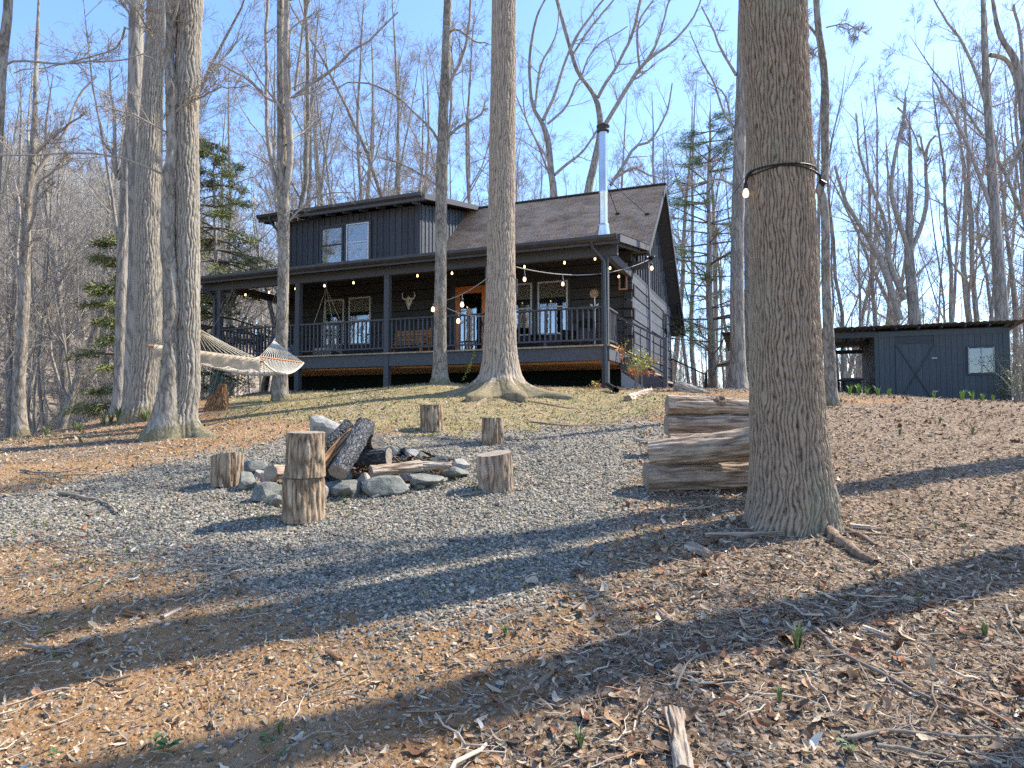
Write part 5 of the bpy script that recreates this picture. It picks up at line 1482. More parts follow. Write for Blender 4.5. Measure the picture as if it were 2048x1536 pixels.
# --- trees of the wood, one mesh kind after another, each copy a tree of its own
def wood_kind(seed, H, r, stems, mat='bark_far', tw='twig', lean=.05, limbs=11, t0=.3, dense=1.0):
    rng = np.random.default_rng(seed)
    tr, cr = Tubes(), Tubes()
    SP, SR = [], []
    for s in range(stems):
        n = 11; a = rng.uniform(0, 6.28); k = 0 if s == 0 else rng.uniform(.10, .22)
        P = [np.array([0., 0, -.4]) if s == 0 else np.array([.25 * math.cos(a), .25 * math.sin(a), -.3])]; d = np.array([k * math.cos(a), k * math.sin(a), 1.])
        h = H * (1 if s == 0 else rng.uniform(.75, .95))
        for i in range(n - 1):
            d = d + np.append(rng.normal(0, lean, 2), 0); d[:2] *= .9
            P.append(P[-1] + d / np.linalg.norm(d) * h / (n - 1))
        R = r * (1 if s == 0 else .7) * (np.linspace(1, .0, n) ** .8 * .93 + .07); R[0] *= 1.35
        SP.append(P); SR.append(R)
    SP = np.array(SP); SR = np.array(SR); tr.add(SP, SR, 9)
    Q, Rq = children(SP, SR, max(4, int(limbs / (1 + .25 * (stems - 1)))), t0, .97, .62, .30, 8, .10, .075, .5, rng, .012, taper=.55)
    cr.add(Q, Rq, 5)
    crown(cr, Q, Rq, rng, [dict(n=int(7 * dense), ang=.7, len=.42, pts=5, wig=.13, up=.06, rf=.5, sides=3), dict(n=6, ang=.65, len=.5, pts=4, wig=.16, up=.05, rf=.6), dict(n=4, ang=.6, len=.6, pts=3, wig=.18, up=.04, rf=.7, Lmin=.2)], .0048)
    return tr.mesh('wood_trunk', M[mat]), cr.mesh('wood_crown', M[tw])
KINDS = [wood_kind(201, 21, .20, 1, t0=.38), wood_kind(202, 19, .15, 2, t0=.3), wood_kind(203, 23, .23, 1, t0=.45, limbs=9), wood_kind(204, 17, .12, 3, t0=.25, limbs=13), wood_kind(205, 20, .14, 1, t0=.22, limbs=15, lean=.09), wood_kind(206, 15, .10, 2, t0=.2, limbs=12, lean=.1)]
SAPL = [wood_kind(211, 6.5, .035, 3, limbs=8, t0=.2, lean=.12, dense=.6), wood_kind(212, 8, .045, 1, limbs=12, t0=.2, lean=.14, dense=.6), wood_kind(213, 4.5, .025, 4, limbs=7, t0=.15, lean=.16, dense=.6)]
def place_tree(px, Y, kind, sc, rz, label, group, name='tree', kinds=KINDS, z=None):
    p = at(px, 800, Y)
    zz = g1(p.x, p.y) if z is None else z
    if p.x < -24 and z is None: zz = max(zz, float(hill_z(p.x, p.y)))
    t = empty(name, (p.x, p.y, zz - .05), rz, label, 'tree' if name == 'tree' else 'sapling', group)
    tm, cm = kinds[kind % len(kinds)]
    for nm, me in (('trunk', tm), ('crown', cm)):
        o = link(nm, me, t); o.scale = (sc, sc, sc)
    return t
rr = random.Random(5)
ORD = ['first', 'second', 'third', 'fourth', 'fifth', 'sixth', 'seventh', 'eighth', 'ninth', 'tenth', 'eleventh', 'twelfth', 'thirteenth', 'fourteenth', 'fifteenth', 'sixteenth', 'seventeenth', 'eighteenth', 'nineteenth', 'twentieth']
ORD += ['twenty-' + o for o in ORD[:9]] + ['thirtieth'] + ['thirty-' + o for o in ORD[:9]]
STEM = ['single stemmed', 'twin stemmed', 'straight single stemmed', 'three stemmed', 'leaning much branched', 'low forked']
def row_of_trees(rows, where, group):
    for i, (px, Y, k, s_) in enumerate(sorted(rows)):
        place_tree(px, Y, k, s_, rr.uniform(0, 6.28), STEM[k] + ' bare tree, ' + ORD[i] + ' from the left ' + where, group)
# behind the cabin
row_of_trees(((505, 25, 4, 1.1), (612, 30, 1, 1.2), (640, 38, 3, 1.4), (706, 29, 3, 1.25), (730, 42, 0, 1.4), (799, 31, 1, 1.2), (832, 34, 4, 1.2), (862, 45, 2, 1.4), (925, 32, 3, 1.25), (955, 44, 1, 1.4), (760, 55, 5, 1.9), (680, 58, 2, 1.7), (1040, 46, 5, 1.5),
              (1150, 50, 4, 1.4), (1240, 48, 1, 1.4), (1300, 55, 0, 1.5), (580, 50, 5, 1.9), (1335, 40, 5, 1.2), (475, 33, 1, 1.2), (445, 42, 0, 1.3), (535, 46, 2, 1.4), (1065, 60, 3, 1.8), (1200, 62, 4, 1.7), (890, 60, 4, 1.8), (660, 32, 5, 1.3), (560, 34, 3, 1.2), (780, 40, 3, 1.5), (850, 52, 0, 1.6), (990, 56, 0, 1.7), (1270, 66, 3, 1.8)),
             'above the cabin roof', 'bare trees behind the cabin')
# right wood
row_of_trees(((1395, 38, 1, 1.1), (1420, 52, 0, 1.4), (1455, 40, 5, 1.3), (1515, 33, 4, 1.), (1640, 36, 1, 1.1), (1690, 29, 5, 1.1), (1715, 42, 3, 1.1), (1745, 34, 1, .95), (1775, 50, 0, 1.2), (1860, 38, 4, 1.1), (1890, 30, 5, 1.2), (1912, 44, 3, 1.3), (1945, 36, 1, 1.2),
              (1968, 50, 2, 1.4), (2030, 33, 3, 1.2), (2048, 42, 0, 1.3), (2100, 30, 4, 1.), (1340, 60, 2, 1.5), (1600, 50, 3, 1.4), (1800, 60, 2, 1.3), (1840, 46, 5, 1.4), (2150, 40, 2, 1), (1670, 48, 4, 1.3), (1730, 56, 5, 1.5), (1925, 58, 4, 1.6), (1990, 40, 5, 1.4), (1480, 56, 3, 1.6)),
             'behind the shed', 'bare trees behind the shed')
# left wood falling to the valley
for i in range(44):
    px = rr.uniform(-220, 420); Y = 16 + 46 * rr.random() ** 1.2
    place_tree(px, Y, rr.randrange(6), rr.uniform(.8, 1.15), rr.uniform(0, 6.28), 'bare grey tree in the wood falling away on the left', 'bare trees down the left slope')
for i in range(26):
    px = rr.uniform(-100, 400); Y = rr.uniform(17, 34)
    place_tree(px, Y, rr.randrange(3), rr.uniform(.7, 1.2), rr.uniform(0, 6.28), 'thin bare sapling in the thicket on the left slope', 'saplings on the left slope', 'sapling', SAPL)
for i in range(22):
    px = rr.uniform(1335, 2120); Y = rr.uniform(25, 44)
    place_tree(px, Y, rr.randrange(3), rr.uniform(.7, 1.25), rr.uniform(0, 6.28), 'thin bare sapling in the thicket behind the shed', 'saplings behind the shed', 'sapling', SAPL)
# trees past the right edge whose shadows cross the yard
for x, y, k, s, lb in ((6.2, 5.63, 2, 1.0, 'first'), (8.8, 8.4, 0, 1.25, 'second'), (5.3, 4.2, 3, .95, 'third')):
    t = empty('tree', (x, y, g1(x, y) - .05), s * 3, {'first': 'tall tree beside the yard right of the massive trunk', 'second': 'tall tree up the slope right of the massive trunk', 'third': 'tall tree nearest the camera on the right side'}[lb], 'tree')
    for nm, me in zip(('trunk', 'crown'), KINDS[k]):
        o = link(nm, me, t); o.scale = (s, s, s)
# trees behind the camera, seen in the window glass
for x, y, k in ((-6, -14, 0), (2, -16, 3), (9, -13, 2), (-13, -9, 4), (15, -20, 1), (-2, -11, 3), (5, -20, 4), (-10, -18, 1), (-17, -14, 0), (-22, -6, 3), (12, -9, 5), (-3, -22, 1)):
    t = empty('tree', (x, y, g1(x, y)), x, 'bare tree on the slope below the yard', 'tree', 'bare trees below the yard')
    for nm, me in zip(('trunk', 'crown'), KINDS[k]): link(nm, me, t)

def far_forest():
    def low(seed):
        rng = np.random.default_rng(seed); tb = Tubes()
        P = np.stack([rng.normal(0, .15, 6).cumsum() * .5, rng.normal(0, .15, 6).cumsum() * .5, np.linspace(-1, 16, 6)], 1)
        R = .17 * np.linspace(1, .12, 6); tb.add(P, R, 5)
        Q, Rq = children(P[None], R[None], 14, .25, .97, .6, .3, 5, .12, .08, .5, rng, .022); tb.add(Q, Rq, 3)
        crown(tb, Q, Rq, rng, [dict(n=7, ang=.7, len=.45, pts=4, wig=.15, up=.05, rf=.6), dict(n=5, ang=.65, len=.55, pts=3, wig=.2, up=.05, rf=.7, Lmin=.5)], .014)
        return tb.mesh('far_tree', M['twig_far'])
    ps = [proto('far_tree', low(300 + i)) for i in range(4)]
    rng = np.random.default_rng(8)
    n = 1250
    az = rng.uniform(rad(-72), rad(14), n); r = 44 + 130 * rng.random(n) ** .85
    X, Y = r * np.sin(az), r * np.cos(az); Z = hill_z(X, Y)
    k = (X < -14 - (Y - 60) * -.35) | (Z > 0); k &= Z > -13.5
    X, Y, Z = X[k], Y[k], Z[k]; n = len(X)
    s = rng.uniform(.7, 1.15, n)
    scatter('far_forest', np.stack([X, Y, Z], 1), np.stack([rng.normal(0, .05, n), rng.normal(0, .05, n), rng.uniform(0, 6.28, n)], 1), np.stack([s, s, s], 1), rng.integers(0, 4, n), ps, 'grey leafless wood covering the far hillside')
    # low ridge wood beyond the cabin and shed
    n = 420
    az = rng.uniform(rad(-12), rad(55), n); r = rng.uniform(60, 130, n)
    X, Y = r * np.sin(az), r * np.cos(az); Z = np.where(r > 100, -13, gh(X, Y))
    s = rng.uniform(.7, 1.0, n)
    scatter('far_forest', np.stack([X, Y, Z], 1), np.stack([rng.normal(0, .05, n), rng.normal(0, .05, n), rng.uniform(0, 6.28, n)], 1), np.stack([s, s, s], 1), rng.integers(0, 4, n), ps, 'thin leafless wood on the ridge beyond the shed')
far_forest()

# --- evergreens
def needles(tb_pts, dirs, rng, size, wid, nper, mat, droop=.2):
    """flat needle sprays: small pointed blades round each point"""
    n = len(tb_pts)
    C = np.repeat(tb_pts, nper, 0) + rng.normal(0, size * .6, (n * nper, 3)) * [1, 1, .5]
    D = np.repeat(dirs, nper, 0) + rng.normal(0, .55, (n * nper, 3)); D[:, 2] -= droop
    D /= np.linalg.norm(D, axis=1, keepdims=True)
    S = np.cross(D, rng.normal(0, 1, D.shape)); S /= np.linalg.norm(S, axis=1, keepdims=True)
    l = size * rng.uniform(.6, 1.3, (n * nper, 1)); w = wid * rng.uniform(.7, 1.3, (n * nper, 1))
    V = np.stack([C - S * w * .5, C + D * l * .5 - S * w, C + D * l, C + D * l * .5 + S * w], 1).reshape(-1, 3)
    q = np.arange(len(V)).reshape(-1, 4)
    return V, q

def evergreen(name, label, px, py_top, Y, spread, nwh, mat, seed, baseh=.15, droop=-.02, size=.13, wid=.012, nper=16, rbase=.13, tiers=True, lenpow=.8, base_py=790):
    rng = np.random.default_rng(seed)
    top = at(px, py_top, Y); b = Vector((top.x, Y, g1(top.x, Y)))
    H = top.z - b.z
    t = empty(name, b, 0, label, 'evergreen tree')
    n = 12; P = np.stack([rng.normal(0, .04, n).cumsum(), rng.normal(0, .04, n).cumsum(), np.linspace(-.3, H, n)], 1); P[:, :2] -= P[0, :2]
    R = rbase * np.linspace(1, .06, n)
    tb = Tubes(); tb.add(P, R, 10); put('trunk', tb.mesh('trunk', M['bark_far']), t)
    Bp, Br = [], []
    for i in range(nwh):
        tt = baseh + (1 - baseh) * (i / nwh) ** .95
        z = H * tt; c = np.array([np.interp(z, P[:, 2], P[:, 0]), np.interp(z, P[:, 2], P[:, 1]), z])
        L = spread * (1 - tt) ** lenpow * rng.uniform(.55, 1.1) + .3
        for k in range(rng.integers(3, 6) if tiers else 2):
            a = rng.uniform(0, 6.28); d = np.array([math.cos(a), math.sin(a), rng.uniform(-.05, .25)])
            pts = [c]
            for j in range(7):
                d = d + np.append(rng.normal(0, .07, 2), droop + rng.normal(0, .03)); pts.append(pts[-1] + d / np.linalg.norm(d) * L / 7)
            Bp.append(pts); Br.append(np.linspace(.035, .008, 8) * (.5 + L / spread))
    Bp = np.array(Bp); Br = np.array(Br)
    tb = Tubes(); tb.add(Bp, Br, 4)
    Q, Rq = children(Bp, Br, 11, .25, 1, .8, .32, 4, .12, .0, .5, rng, .006); Q[:, :, 2] = Q[:, :1, 2] + (Q[:, :, 2] - Q[:, :1, 2]) * .35
    tb.add(Q, Rq, 3)
    put('branches', tb.mesh('branches', M['twig_dark']), t)
    pts = np.concatenate([Q[:, 1], Q[:, 2], Q[:, 3], (Q[:, 2] + Q[:, 3]) / 2]); dr = np.concatenate([Q[:, 1] - Q[:, 0], Q[:, 2] - Q[:, 1], Q[:, 3] - Q[:, 2], Q[:, 3] - Q[:, 2]])
    dr /= np.linalg.norm(dr, axis=1, keepdims=True) + 1e-9
    k = rng.random(len(pts)) < .8
    V, q = needles(pts[k], dr[k], rng, size, wid, nper, mat)
    o = put('crown', mesh_np('needles', V, q, M[mat], False), t)
    return t
evergreen('hemlock', 'dark green hemlock beside the left end of the cabin', 436, 265, 21, 2.7, 24, 'needle', 41, baseh=.12, droop=-.06, nper=10, size=.15, lenpow=.7)
evergreen('hemlock', 'small dark hemlock tucked behind the left trunks', 252, 400, 16, .9, 13, 'needle', 42, baseh=.2, droop=-.05, nper=9, size=.14)
evergreen('white_pine', 'tall white pine with tiered branches right of the gable', 1418, 225, 27, 3.6, 24, 'pine', 43, baseh=.12, droop=.02, size=.17, wid=.007, nper=10, rbase=.22, lenpow=.45)
evergreen('white_pine', 'low young pine behind the shed roof', 1920, 640, 31, 2.2, 9, 'pine', 44, baseh=.2, droop=.02, size=.17, wid=.01, nper=12, rbase=.08)
#</T>
#<TH>
# ------------------------------------------------------------------ STUMP SEATS, LOGS, FIRE PIT
def round_mesh(name, H, r0, r1, mats, seed, w=.03, L=.22, amp=.015, nth=110, nz=60, ell=.06, tilt=(0, 0)):
    """a cut round standing on z = 0, bark ridged, with a slightly sloping sawn top"""
    a = np.linspace(0, 2 * np.pi, nth, endpoint=False); zs = np.linspace(0, H, nz)
    A, Z = np.meshgrid(a, zs)
    Rg = (r0 + (r1 - r0) * Z / H) * (1 + ell * np.cos(2 * A + seed) + .22 * (fbm(np.cos(A) * 1.6, np.sin(A) * 1.6, Z * 2.6, seed, 3) - .5))
    fr = furrow(np.cos(A) * Rg, np.sin(A) * Rg, Z, w, L, seed)
    Rg = Rg + amp * (fr - .6) + amp * .9 * (fbm(np.cos(A) * Rg / .013, np.sin(A) * Rg / .013, Z / .06, seed + 3, 4) - .5) + amp * 1.2 * np.clip(fbm(np.cos(A) * Rg / .05, np.sin(A) * Rg / .05, Z / .16, seed + 8, 2) - .55, 0, 1)
    X = np.cos(A) * Rg; Y = np.sin(A) * Rg
    Zt = Z + (Z / H) * (tilt[0] * X + tilt[1] * Y)
    V = [np.stack([X, Y, Zt], -1).reshape(-1, 3)]
    idx = np.arange(A.size).reshape(A.shape)
    q = [np.stack([idx[:-1], np.roll(idx, -1, 1)[:-1], np.roll(idx, -1, 1)[1:], idx[1:]], -1).reshape(-1, 4)]
    body = mesh_np(name, V[0], q[0], mats[0], True, {'fur': fr})
    # sawn faces: rings of points towards the middle
    def face(k, s):
        fr_ = np.linspace(1, 0.02, 9); F_ = []
        for f in fr_:
            x = X[k] * f; y = Y[k] * f
            z = (H if k else 0) + (tilt[0] * x + tilt[1] * y) * (1 if k else 0) + s * .004 * (fbm(x * 60, y * 60, s=seed, o=3) - .5) * 2
            F_.append(np.stack([x, y, z], 1))
        Vf = np.concatenate(F_); i2 = np.arange(len(Vf)).reshape(9, nth)
        qf = np.stack([i2[:-1], np.roll(i2, -1, 1)[:-1], np.roll(i2, -1, 1)[1:], i2[1:]], -1).reshape(-1, 4)
        return mesh_np('cut_face', Vf, qf, mats[1], True)
    return body, face(-1, 1), face(0, -1)

def stump(px, py, w, h, label, seed, group=None, on=None, tilt=(0, 0), lean=(0, 0, 0), wt=None, cat='stump', bark_='stumpbark'):
    p = hit(px, py - 3)
    r = w * p.y / F / 2; p = p + Vector((0, r * .8, 0)); p.z = g1(p.x, p.y) - .015
    H = h * p.y / F
    if on is not None: p = on[0] + Vector((.012, 0, on[1] + .006)); r = w * p.y / F / 2; H = h * p.y / F
    t = empty('stump_seat', p, seed, label, cat, group)
    t.rotation_euler = (lean[0], lean[1], seed)
    b, c, d = round_mesh('bark', H, r * 1.03, (wt or w) * p.y / F / 2, (M[bark_], M['cut']), seed, tilt=tilt)
    put('bark', b, t); put('cut_top', c, t); put('cut_base', d, t)
    return p, H
s1 = stump(596, 1052, 78, 86, 'lower round of the two stacked log rounds in front of the fire pit', 2, 'log rounds used as seats')
stump(597, 1052, 77, 88, 'upper round stacked on another in front of the fire pit', 3, 'log rounds used as seats', on=s1, tilt=(.03, -.02))
stump(443, 980, 60, 62, 'short leaning log round standing left of the fire pit stones', 5, 'log rounds used as seats', lean=(0, -.10, 0), tilt=(.12, .08))
stump(990, 988, 72, 74, 'wide dark grey log round right of the fire pit', 4, 'log rounds used as seats', tilt=(-.08, .05), lean=(0, .06, 0), bark_='logbark2')
stump(860, 868, 43, 53, 'small log round behind the fire pit, left of the two rear seats', 6, 'log rounds used as seats', wt=41)
stump(985, 893, 42, 53, 'small orange brown log round behind the fire pit, nearer the big rooted tree', 7, 'log rounds used as seats')

def log(name, p0, p1, r0, r1, label, seed, bark_='logbark', cat='log', group=None, spin=0, amp=.012, ends=True, knot=None, w=.03, L=.5, cut='cut'):
    p0 = Vector(p0); p1 = Vector(p1); d = p1 - p0
    t = empty(name, p0, 0, label, cat, group)
    b, c, e = round_mesh('bark', d.length, r0, r1, (M[bark_], M[cut]), seed, w=w, L=L, amp=amp, nth=84, nz=90, ell=.04)
    m = d.to_track_quat('Z', 'Y').to_matrix().to_4x4()
    for nm, me in (('bark', b), ('cut_end', c), ('cut_end', e)):
        put(nm, me, t, (0, 0, 0), (m @ Matrix.Rotation(spin, 4, 'Z')).to_euler())
    if knot:
        k = Vector(knot)
        me = lathe('knot', [(.075, -.03), (.06, .012), (.045, .028), (.028, .018), (.012, -.005), (0, -.008)], 16, M[bark_])
        put('knot', me, t, k - p0, (k - (p0 + d * ((k - p0).dot(d) / d.length_squared))).to_track_quat('Z', 'Y').to_euler())
    return t
def gz(v, dz): v = Vector(v); v.z = g1(v.x, v.y) + dz; return v
a0 = at(1291, 955, 6.05); a1 = at(1545, 945, 6.05)
log('log', a0, a1, .138, .145, 'lowest log of the front pile beside the massive trunk', 11, 'logbark2', group='cut logs piled by the massive trunk')
b0 = at(1300, 908, 6.1); b1 = at(1503, 888, 5.82)
t = log('log', b0, b1, .13, .150, 'top log of the front pile with its pale sawn end to the right', 12, 'logbark', group='cut logs piled by the massive trunk')
put('splinter', tube_mesh('splinter', [(-.10, 0, .11), (.05, .02, .105), (.35, .02, .10)], [.012, .03, .04], M['pale_split'], 6), t)
log('log', at(1332, 850, 7.7), at(1545, 846, 7.7), .125, .13, 'lower log of the rear pile beside the massive trunk', 13, 'logbark2', group='cut logs piled by the massive trunk')
c0 = at(1334, 810, 7.7); c1 = at(1550, 815, 7.7)
log('log', c0, c1, .118, .09, 'upper log of the rear pile with a round knot scar', 14, 'logbark', group='cut logs piled by the massive trunk', knot=at(1442, 800, 7.60))
log('log', at(1338, 880, 7.2), at(1500, 884, 7.2), .07, .08, 'thin pinkish log lying between the two piles', 15, 'logbark2', group='cut logs piled by the massive trunk')
log('log', at(1357, 776, 14), at(1415, 790, 13.2), .16, .07, 'weathered split log lying by the bottom of the stairs', 16, 'pale_split')

# --- fire pit
def rock(px, py, w, h, label, seed, mat='rock', Y=None, sink=.3, sub=3, rz=0):
    p = hit(px, py + h * .42) if Y is None else at(px, py, Y)
    wd = w * p.y / F; hd = h * p.y / F
    me = stone_me(seed + 30, sub, 1, M[mat], 9, .0, (.2, .37))
    ob = tag(link('fire_pit_stone', me), label, 'rock', 'stones round the fire pit')
    me.transform(Matrix.Diagonal((wd * 1.5, wd * 1.15, hd * 1.6, 1)))
    for v in me.vertices:
        n = float(fbm(v.co.x * 14, v.co.y * 14, v.co.z * 14, seed, 3)) - .5
        v.co *= 1 + .07 * n
    ob.location = (p.x, p.y + wd * .25, (g1(p.x, p.y) if Y is None else p.z) + hd * .36)
    ob.rotation_euler = (random.uniform(-.12, .12), random.uniform(-.12, .12), rz)
    return ob
rock(502, 934, 46, 32, 'dark faceted stone at the back left of the fire ring', 1)
rock(490, 965, 48, 32, 'grey green stone on the left edge of the fire ring, by the leaning round', 2, rz=.6)
rock(528, 992, 56, 34, 'big rounded grey stone just left of the stacked rounds', 3)
rock(545, 1004, 26, 20, 'small dark stone at the foot of the stacked rounds', 4)
rock(532, 962, 32, 26, 'pinkish pale stone lying on the left stones', 5, 'rock_pink', rz=.4)
rock(641, 988, 22, 26, 'small pale stone right behind the stacked rounds', 6, 'rock_pale')
rock(686, 984, 80, 32, 'long flat grey stone in the front middle of the fire ring', 7)
rock(729, 968, 32, 32, 'upright pale grey stone behind the long flat one', 8, 'rock_pale')
rock(778, 979, 78, 34, 'broad wedge shaped grey stone right of the front middle', 9, rz=.3)
rock(846, 961, 56, 34, 'angular dark stone with a pale yellow side, front right', 10)
rock(905, 947, 46, 26, 'flat dark stone at the right end of the fire ring', 12)
rock(922, 934, 34, 22, 'pale green stone at the far right of the ring', 13, 'rock_pale')
rock(689, 956, 26, 22, 'small dark stone under the charred log end', 14)
rock(818, 952, 26, 26, 'pink stone leaning on the pale split log', 15, 'rock_pink')
rock(786, 906, 30, 20, 'grey green stone at the back of the fire ring', 16)
rock(822, 910, 26, 16, 'small pale stone at the back right of the ring', 17, 'rock_pale')
rock(816, 921, 30, 12, 'flat whitish stone inside the back of the ring', 18, 'rock_pale')
rock(662, 974, 20, 16, 'small round stone between flat front stones', 20)
rock(752, 992, 18, 12, 'very small grey stone before the wedge shaped one', 21)
rock(868, 968, 24, 16, 'small stone filling the gap at front right', 22)
for i, (px, py) in enumerate(((470, 958), (515, 950), (575, 1004), (610, 1000), (655, 990), (708, 990), (735, 986), (812, 975), (838, 975), (884, 962), (930, 945), (900, 930), (868, 922), (770, 912), (845, 914), (600, 935))):
    rock(px, py, 15 + (i * 7) % 10, 9 + (i * 5) % 6, 'small broken stone wedged between the larger stones of the fire ring', 60 + i, ('rock', 'rock_pale', 'rock', 'rock_pink')[i % 4], rz=i)
s = rock(645, 862, 66, 44, 'pale speckled slab standing behind the charred logs', 19, 'rock_pale', rz=.5)
log('charred_log', at(676, 945, 5.95), at(731, 850, 6.55), .085, .10, 'thick charred log leaning steeply over the fire pit', 31, 'charred', amp=.012, L=.12)
log('charred_log', at(640, 905, 6.5), at(698, 846, 6.75), .06, .055, 'thin charred log leaning behind the thick one', 32, 'charred', amp=.01, L=.12)
log('split_log', at(640, 938, 6.15), at(706, 866, 6.6), .07, .06, 'brown split log under the thick charred log', 33, 'brown_split', cut='brown_split')
log('log', at(690, 888, 7.0), at(756, 883, 6.45), .078, .082, 'brown log with its round sawn end towards the right', 34, 'logbark2')
log('charred_log', at(690, 916, 6.5), at(778, 913, 6.4), .082, .085, 'short charred log lying flat in the pit with a pale end', 35, 'charred', amp=.01)
log('split_log', at(742, 944, 6.0), at(842, 931, 6.25), .062, .052, 'pale split log lying across the right of the pit', 36, 'logbark')
log('split_log', at(838, 932, 6.25), at(900, 932, 6.3), .045, .03, 'whitish peeled log end lying on the right stones', 37, 'pale_split', cut='pale_split')
log('log', at(570, 945, 6.35), at(541, 944, 6.1), .07, .07, 'dark log end showing behind the stacked rounds', 38, 'logbark2')

def charcoal_bits():
    rng = np.random.default_rng(4); c = hit(735, 955); c.y += .35
    n = 900; a = rng.uniform(0, 6.28, n); r = .85 * np.sqrt(rng.random(n))
    X = c.x + r * np.cos(a) * 1.1; Y = c.y + r * np.sin(a) * .8
    s = rng.lognormal(0, .5, n) * .07
    P = np.stack([X, Y, gh(X, Y) + .02 + .09 * np.exp(-(r / .5) ** 2) * rng.random(n)], 1)
    scatter('charcoal_debris', P, np.stack([rng.normal(0, .3, n), rng.normal(0, .3, n), rng.uniform(0, 6.28, n)], 1), np.stack([s * 1.6, s, s], 1), rng.integers(0, 5, n),
            [proto('shard', leaf_me(400, M['pale_split'], .25)), proto('shard', leaf_me(401, M['brown_split'], .3)), proto('coal', stone_me(402, 1, .6, M['charred'], 5)), proto('shard', leaf_me(403, M['brown_split'], .18)), proto('stick', bit_me(404, M['stumpbark'], .05))],
            'charcoal, bark and split wood scraps in the fire pit')
charcoal_bits()

# ------------------------------------------------------------------ HAMMOCK
def hammock():
    A0 = at(391, 655, 8.95); A1 = at(548, 681, 12.8)
    nl, nr = at(297, 692, 9.3), at(526, 723, 9.8)
    fl, fr = at(519, 714, 11.7), at(607, 726, 12.2)
    O = nr.copy(); O.z = 2.0
    t = empty('hammock', (0, 0, 0), 0, 'white rope hammock with wooden bars slung between the left trunks and a slender tree', 'hammock')
    put('spreader_bar', tube_mesh('bar', [nl, nr], .022, M['bench'], 8), t)
    put('spreader_bar', tube_mesh('bar', [fl, fr], .022, M['bench'], 8), t)
    tb = Tubes(); n = 19
    for a, l, r in ((A0, nl, nr), (A1, fl, fr)):
        for i in range(n):
            e = l.lerp(r, i / (n - 1)); m = a.lerp(e, .5) + Vector((0, 0, -.015))
            put('harness_rope', tube_mesh('harness', [a, m, e], .0055, M['rope'], 4), t)
    # netted bed
    nu, nv = 9, 30
    def S(u, v):
        a = nl.lerp(nr, u); b = fl.lerp(fr, u); p = a.lerp(b, v)
        sag = 4 * v * (1 - v); p.z -= sag * (.20 + .10 * math.sin(math.pi * u))
        return p
    tb = Tubes()
    for j in range(nu * 2 - 1):
        for ph in (0, 1):
            pts = []
            for k in range(nv):
                u = j / (nu * 2 - 2) + (.5 / (nu * 2 - 2)) * ((k + ph) % 2 * 2 - 1)
                pts.append(tuple(S(min(1, max(0, u)), k / (nv - 1))))
            tb.add(np.array(pts), np.full(nv, .0042), 4)
    put('rope_net', tb.mesh('rope_net', M['rope']), t)
    for u in (0, 1):
        P = [S(u, k / 24) for k in range(25)]
        put('edge_rope', tube_mesh('edge', P, .016, M['rope'], 6), t)
    # folded pad hanging along the near bar
    V, q = [], []
    n = 30
    for k in range(n):
        u = .06 + .92 * k / (n - 1); p = nl.lerp(nr, u)
        w = .02 * math.sin(k * 1.4)
        V += [tuple(p + Vector((.0, -.03, .035))), tuple(p + Vector((.0 + w, -.06, -.03))), tuple(p + Vector((w, -.05, -.16 + .02 * math.sin(k)))), tuple(p + Vector((0, .25, .02))), ]
    for k in range(n - 1):
        b = k * 4
        q += [(b, b + 4, b + 5, b + 1), (b + 1, b + 5, b + 6, b + 2), (b + 3, b + 7, b + 4, b)]
    put('pad', mesh_np('pad', V, q, M['padcloth'], True), t)
    for a, b in ((A1, at(556, 672, 12.95)), (A0, at(384, 652, 8.9))):
        put('hook', tube_mesh('hook', [a, a.lerp(b, .5) + Vector((0, 0, .01)), b], .012, M['conduit'], 6), t)
M['padcloth'] = plain('tan_pad_cloth', (.50, .40, .28), .9, 0, .2, .4, 14, .3)
hammock()

def buds():
    rng = np.random.default_rng(9); C = []
    o = tdb.location
    for px, py, k in ((1930, 330, 5), (1950, 345, 6), (1975, 335, 9), (1985, 345, 9), (1995, 325, 7), (1960, 365, 5), (1915, 350, 3), (1998, 370, 4)):
        for i in range(k): C.append(tuple(at(px + rng.normal(0, 9), py + rng.normal(0, 7), 25) - o))
    C = np.array(C); n = 260
    k = rng.integers(0, len(C), n); P = C[k] + rng.normal(0, .10, (n, 3)); D = rng.normal(0, 1, (n, 3)); S = rng.normal(0, 1, (n, 3))
    V = np.stack([P, P + D * .02, P + D * .02 + S * .02, P + S * .02], 1).reshape(-1, 3)
    put('red_buds', mesh_np('red_buds', V, np.arange(n * 4).reshape(-1, 4), M['redbud'], False), tdb)
buds()

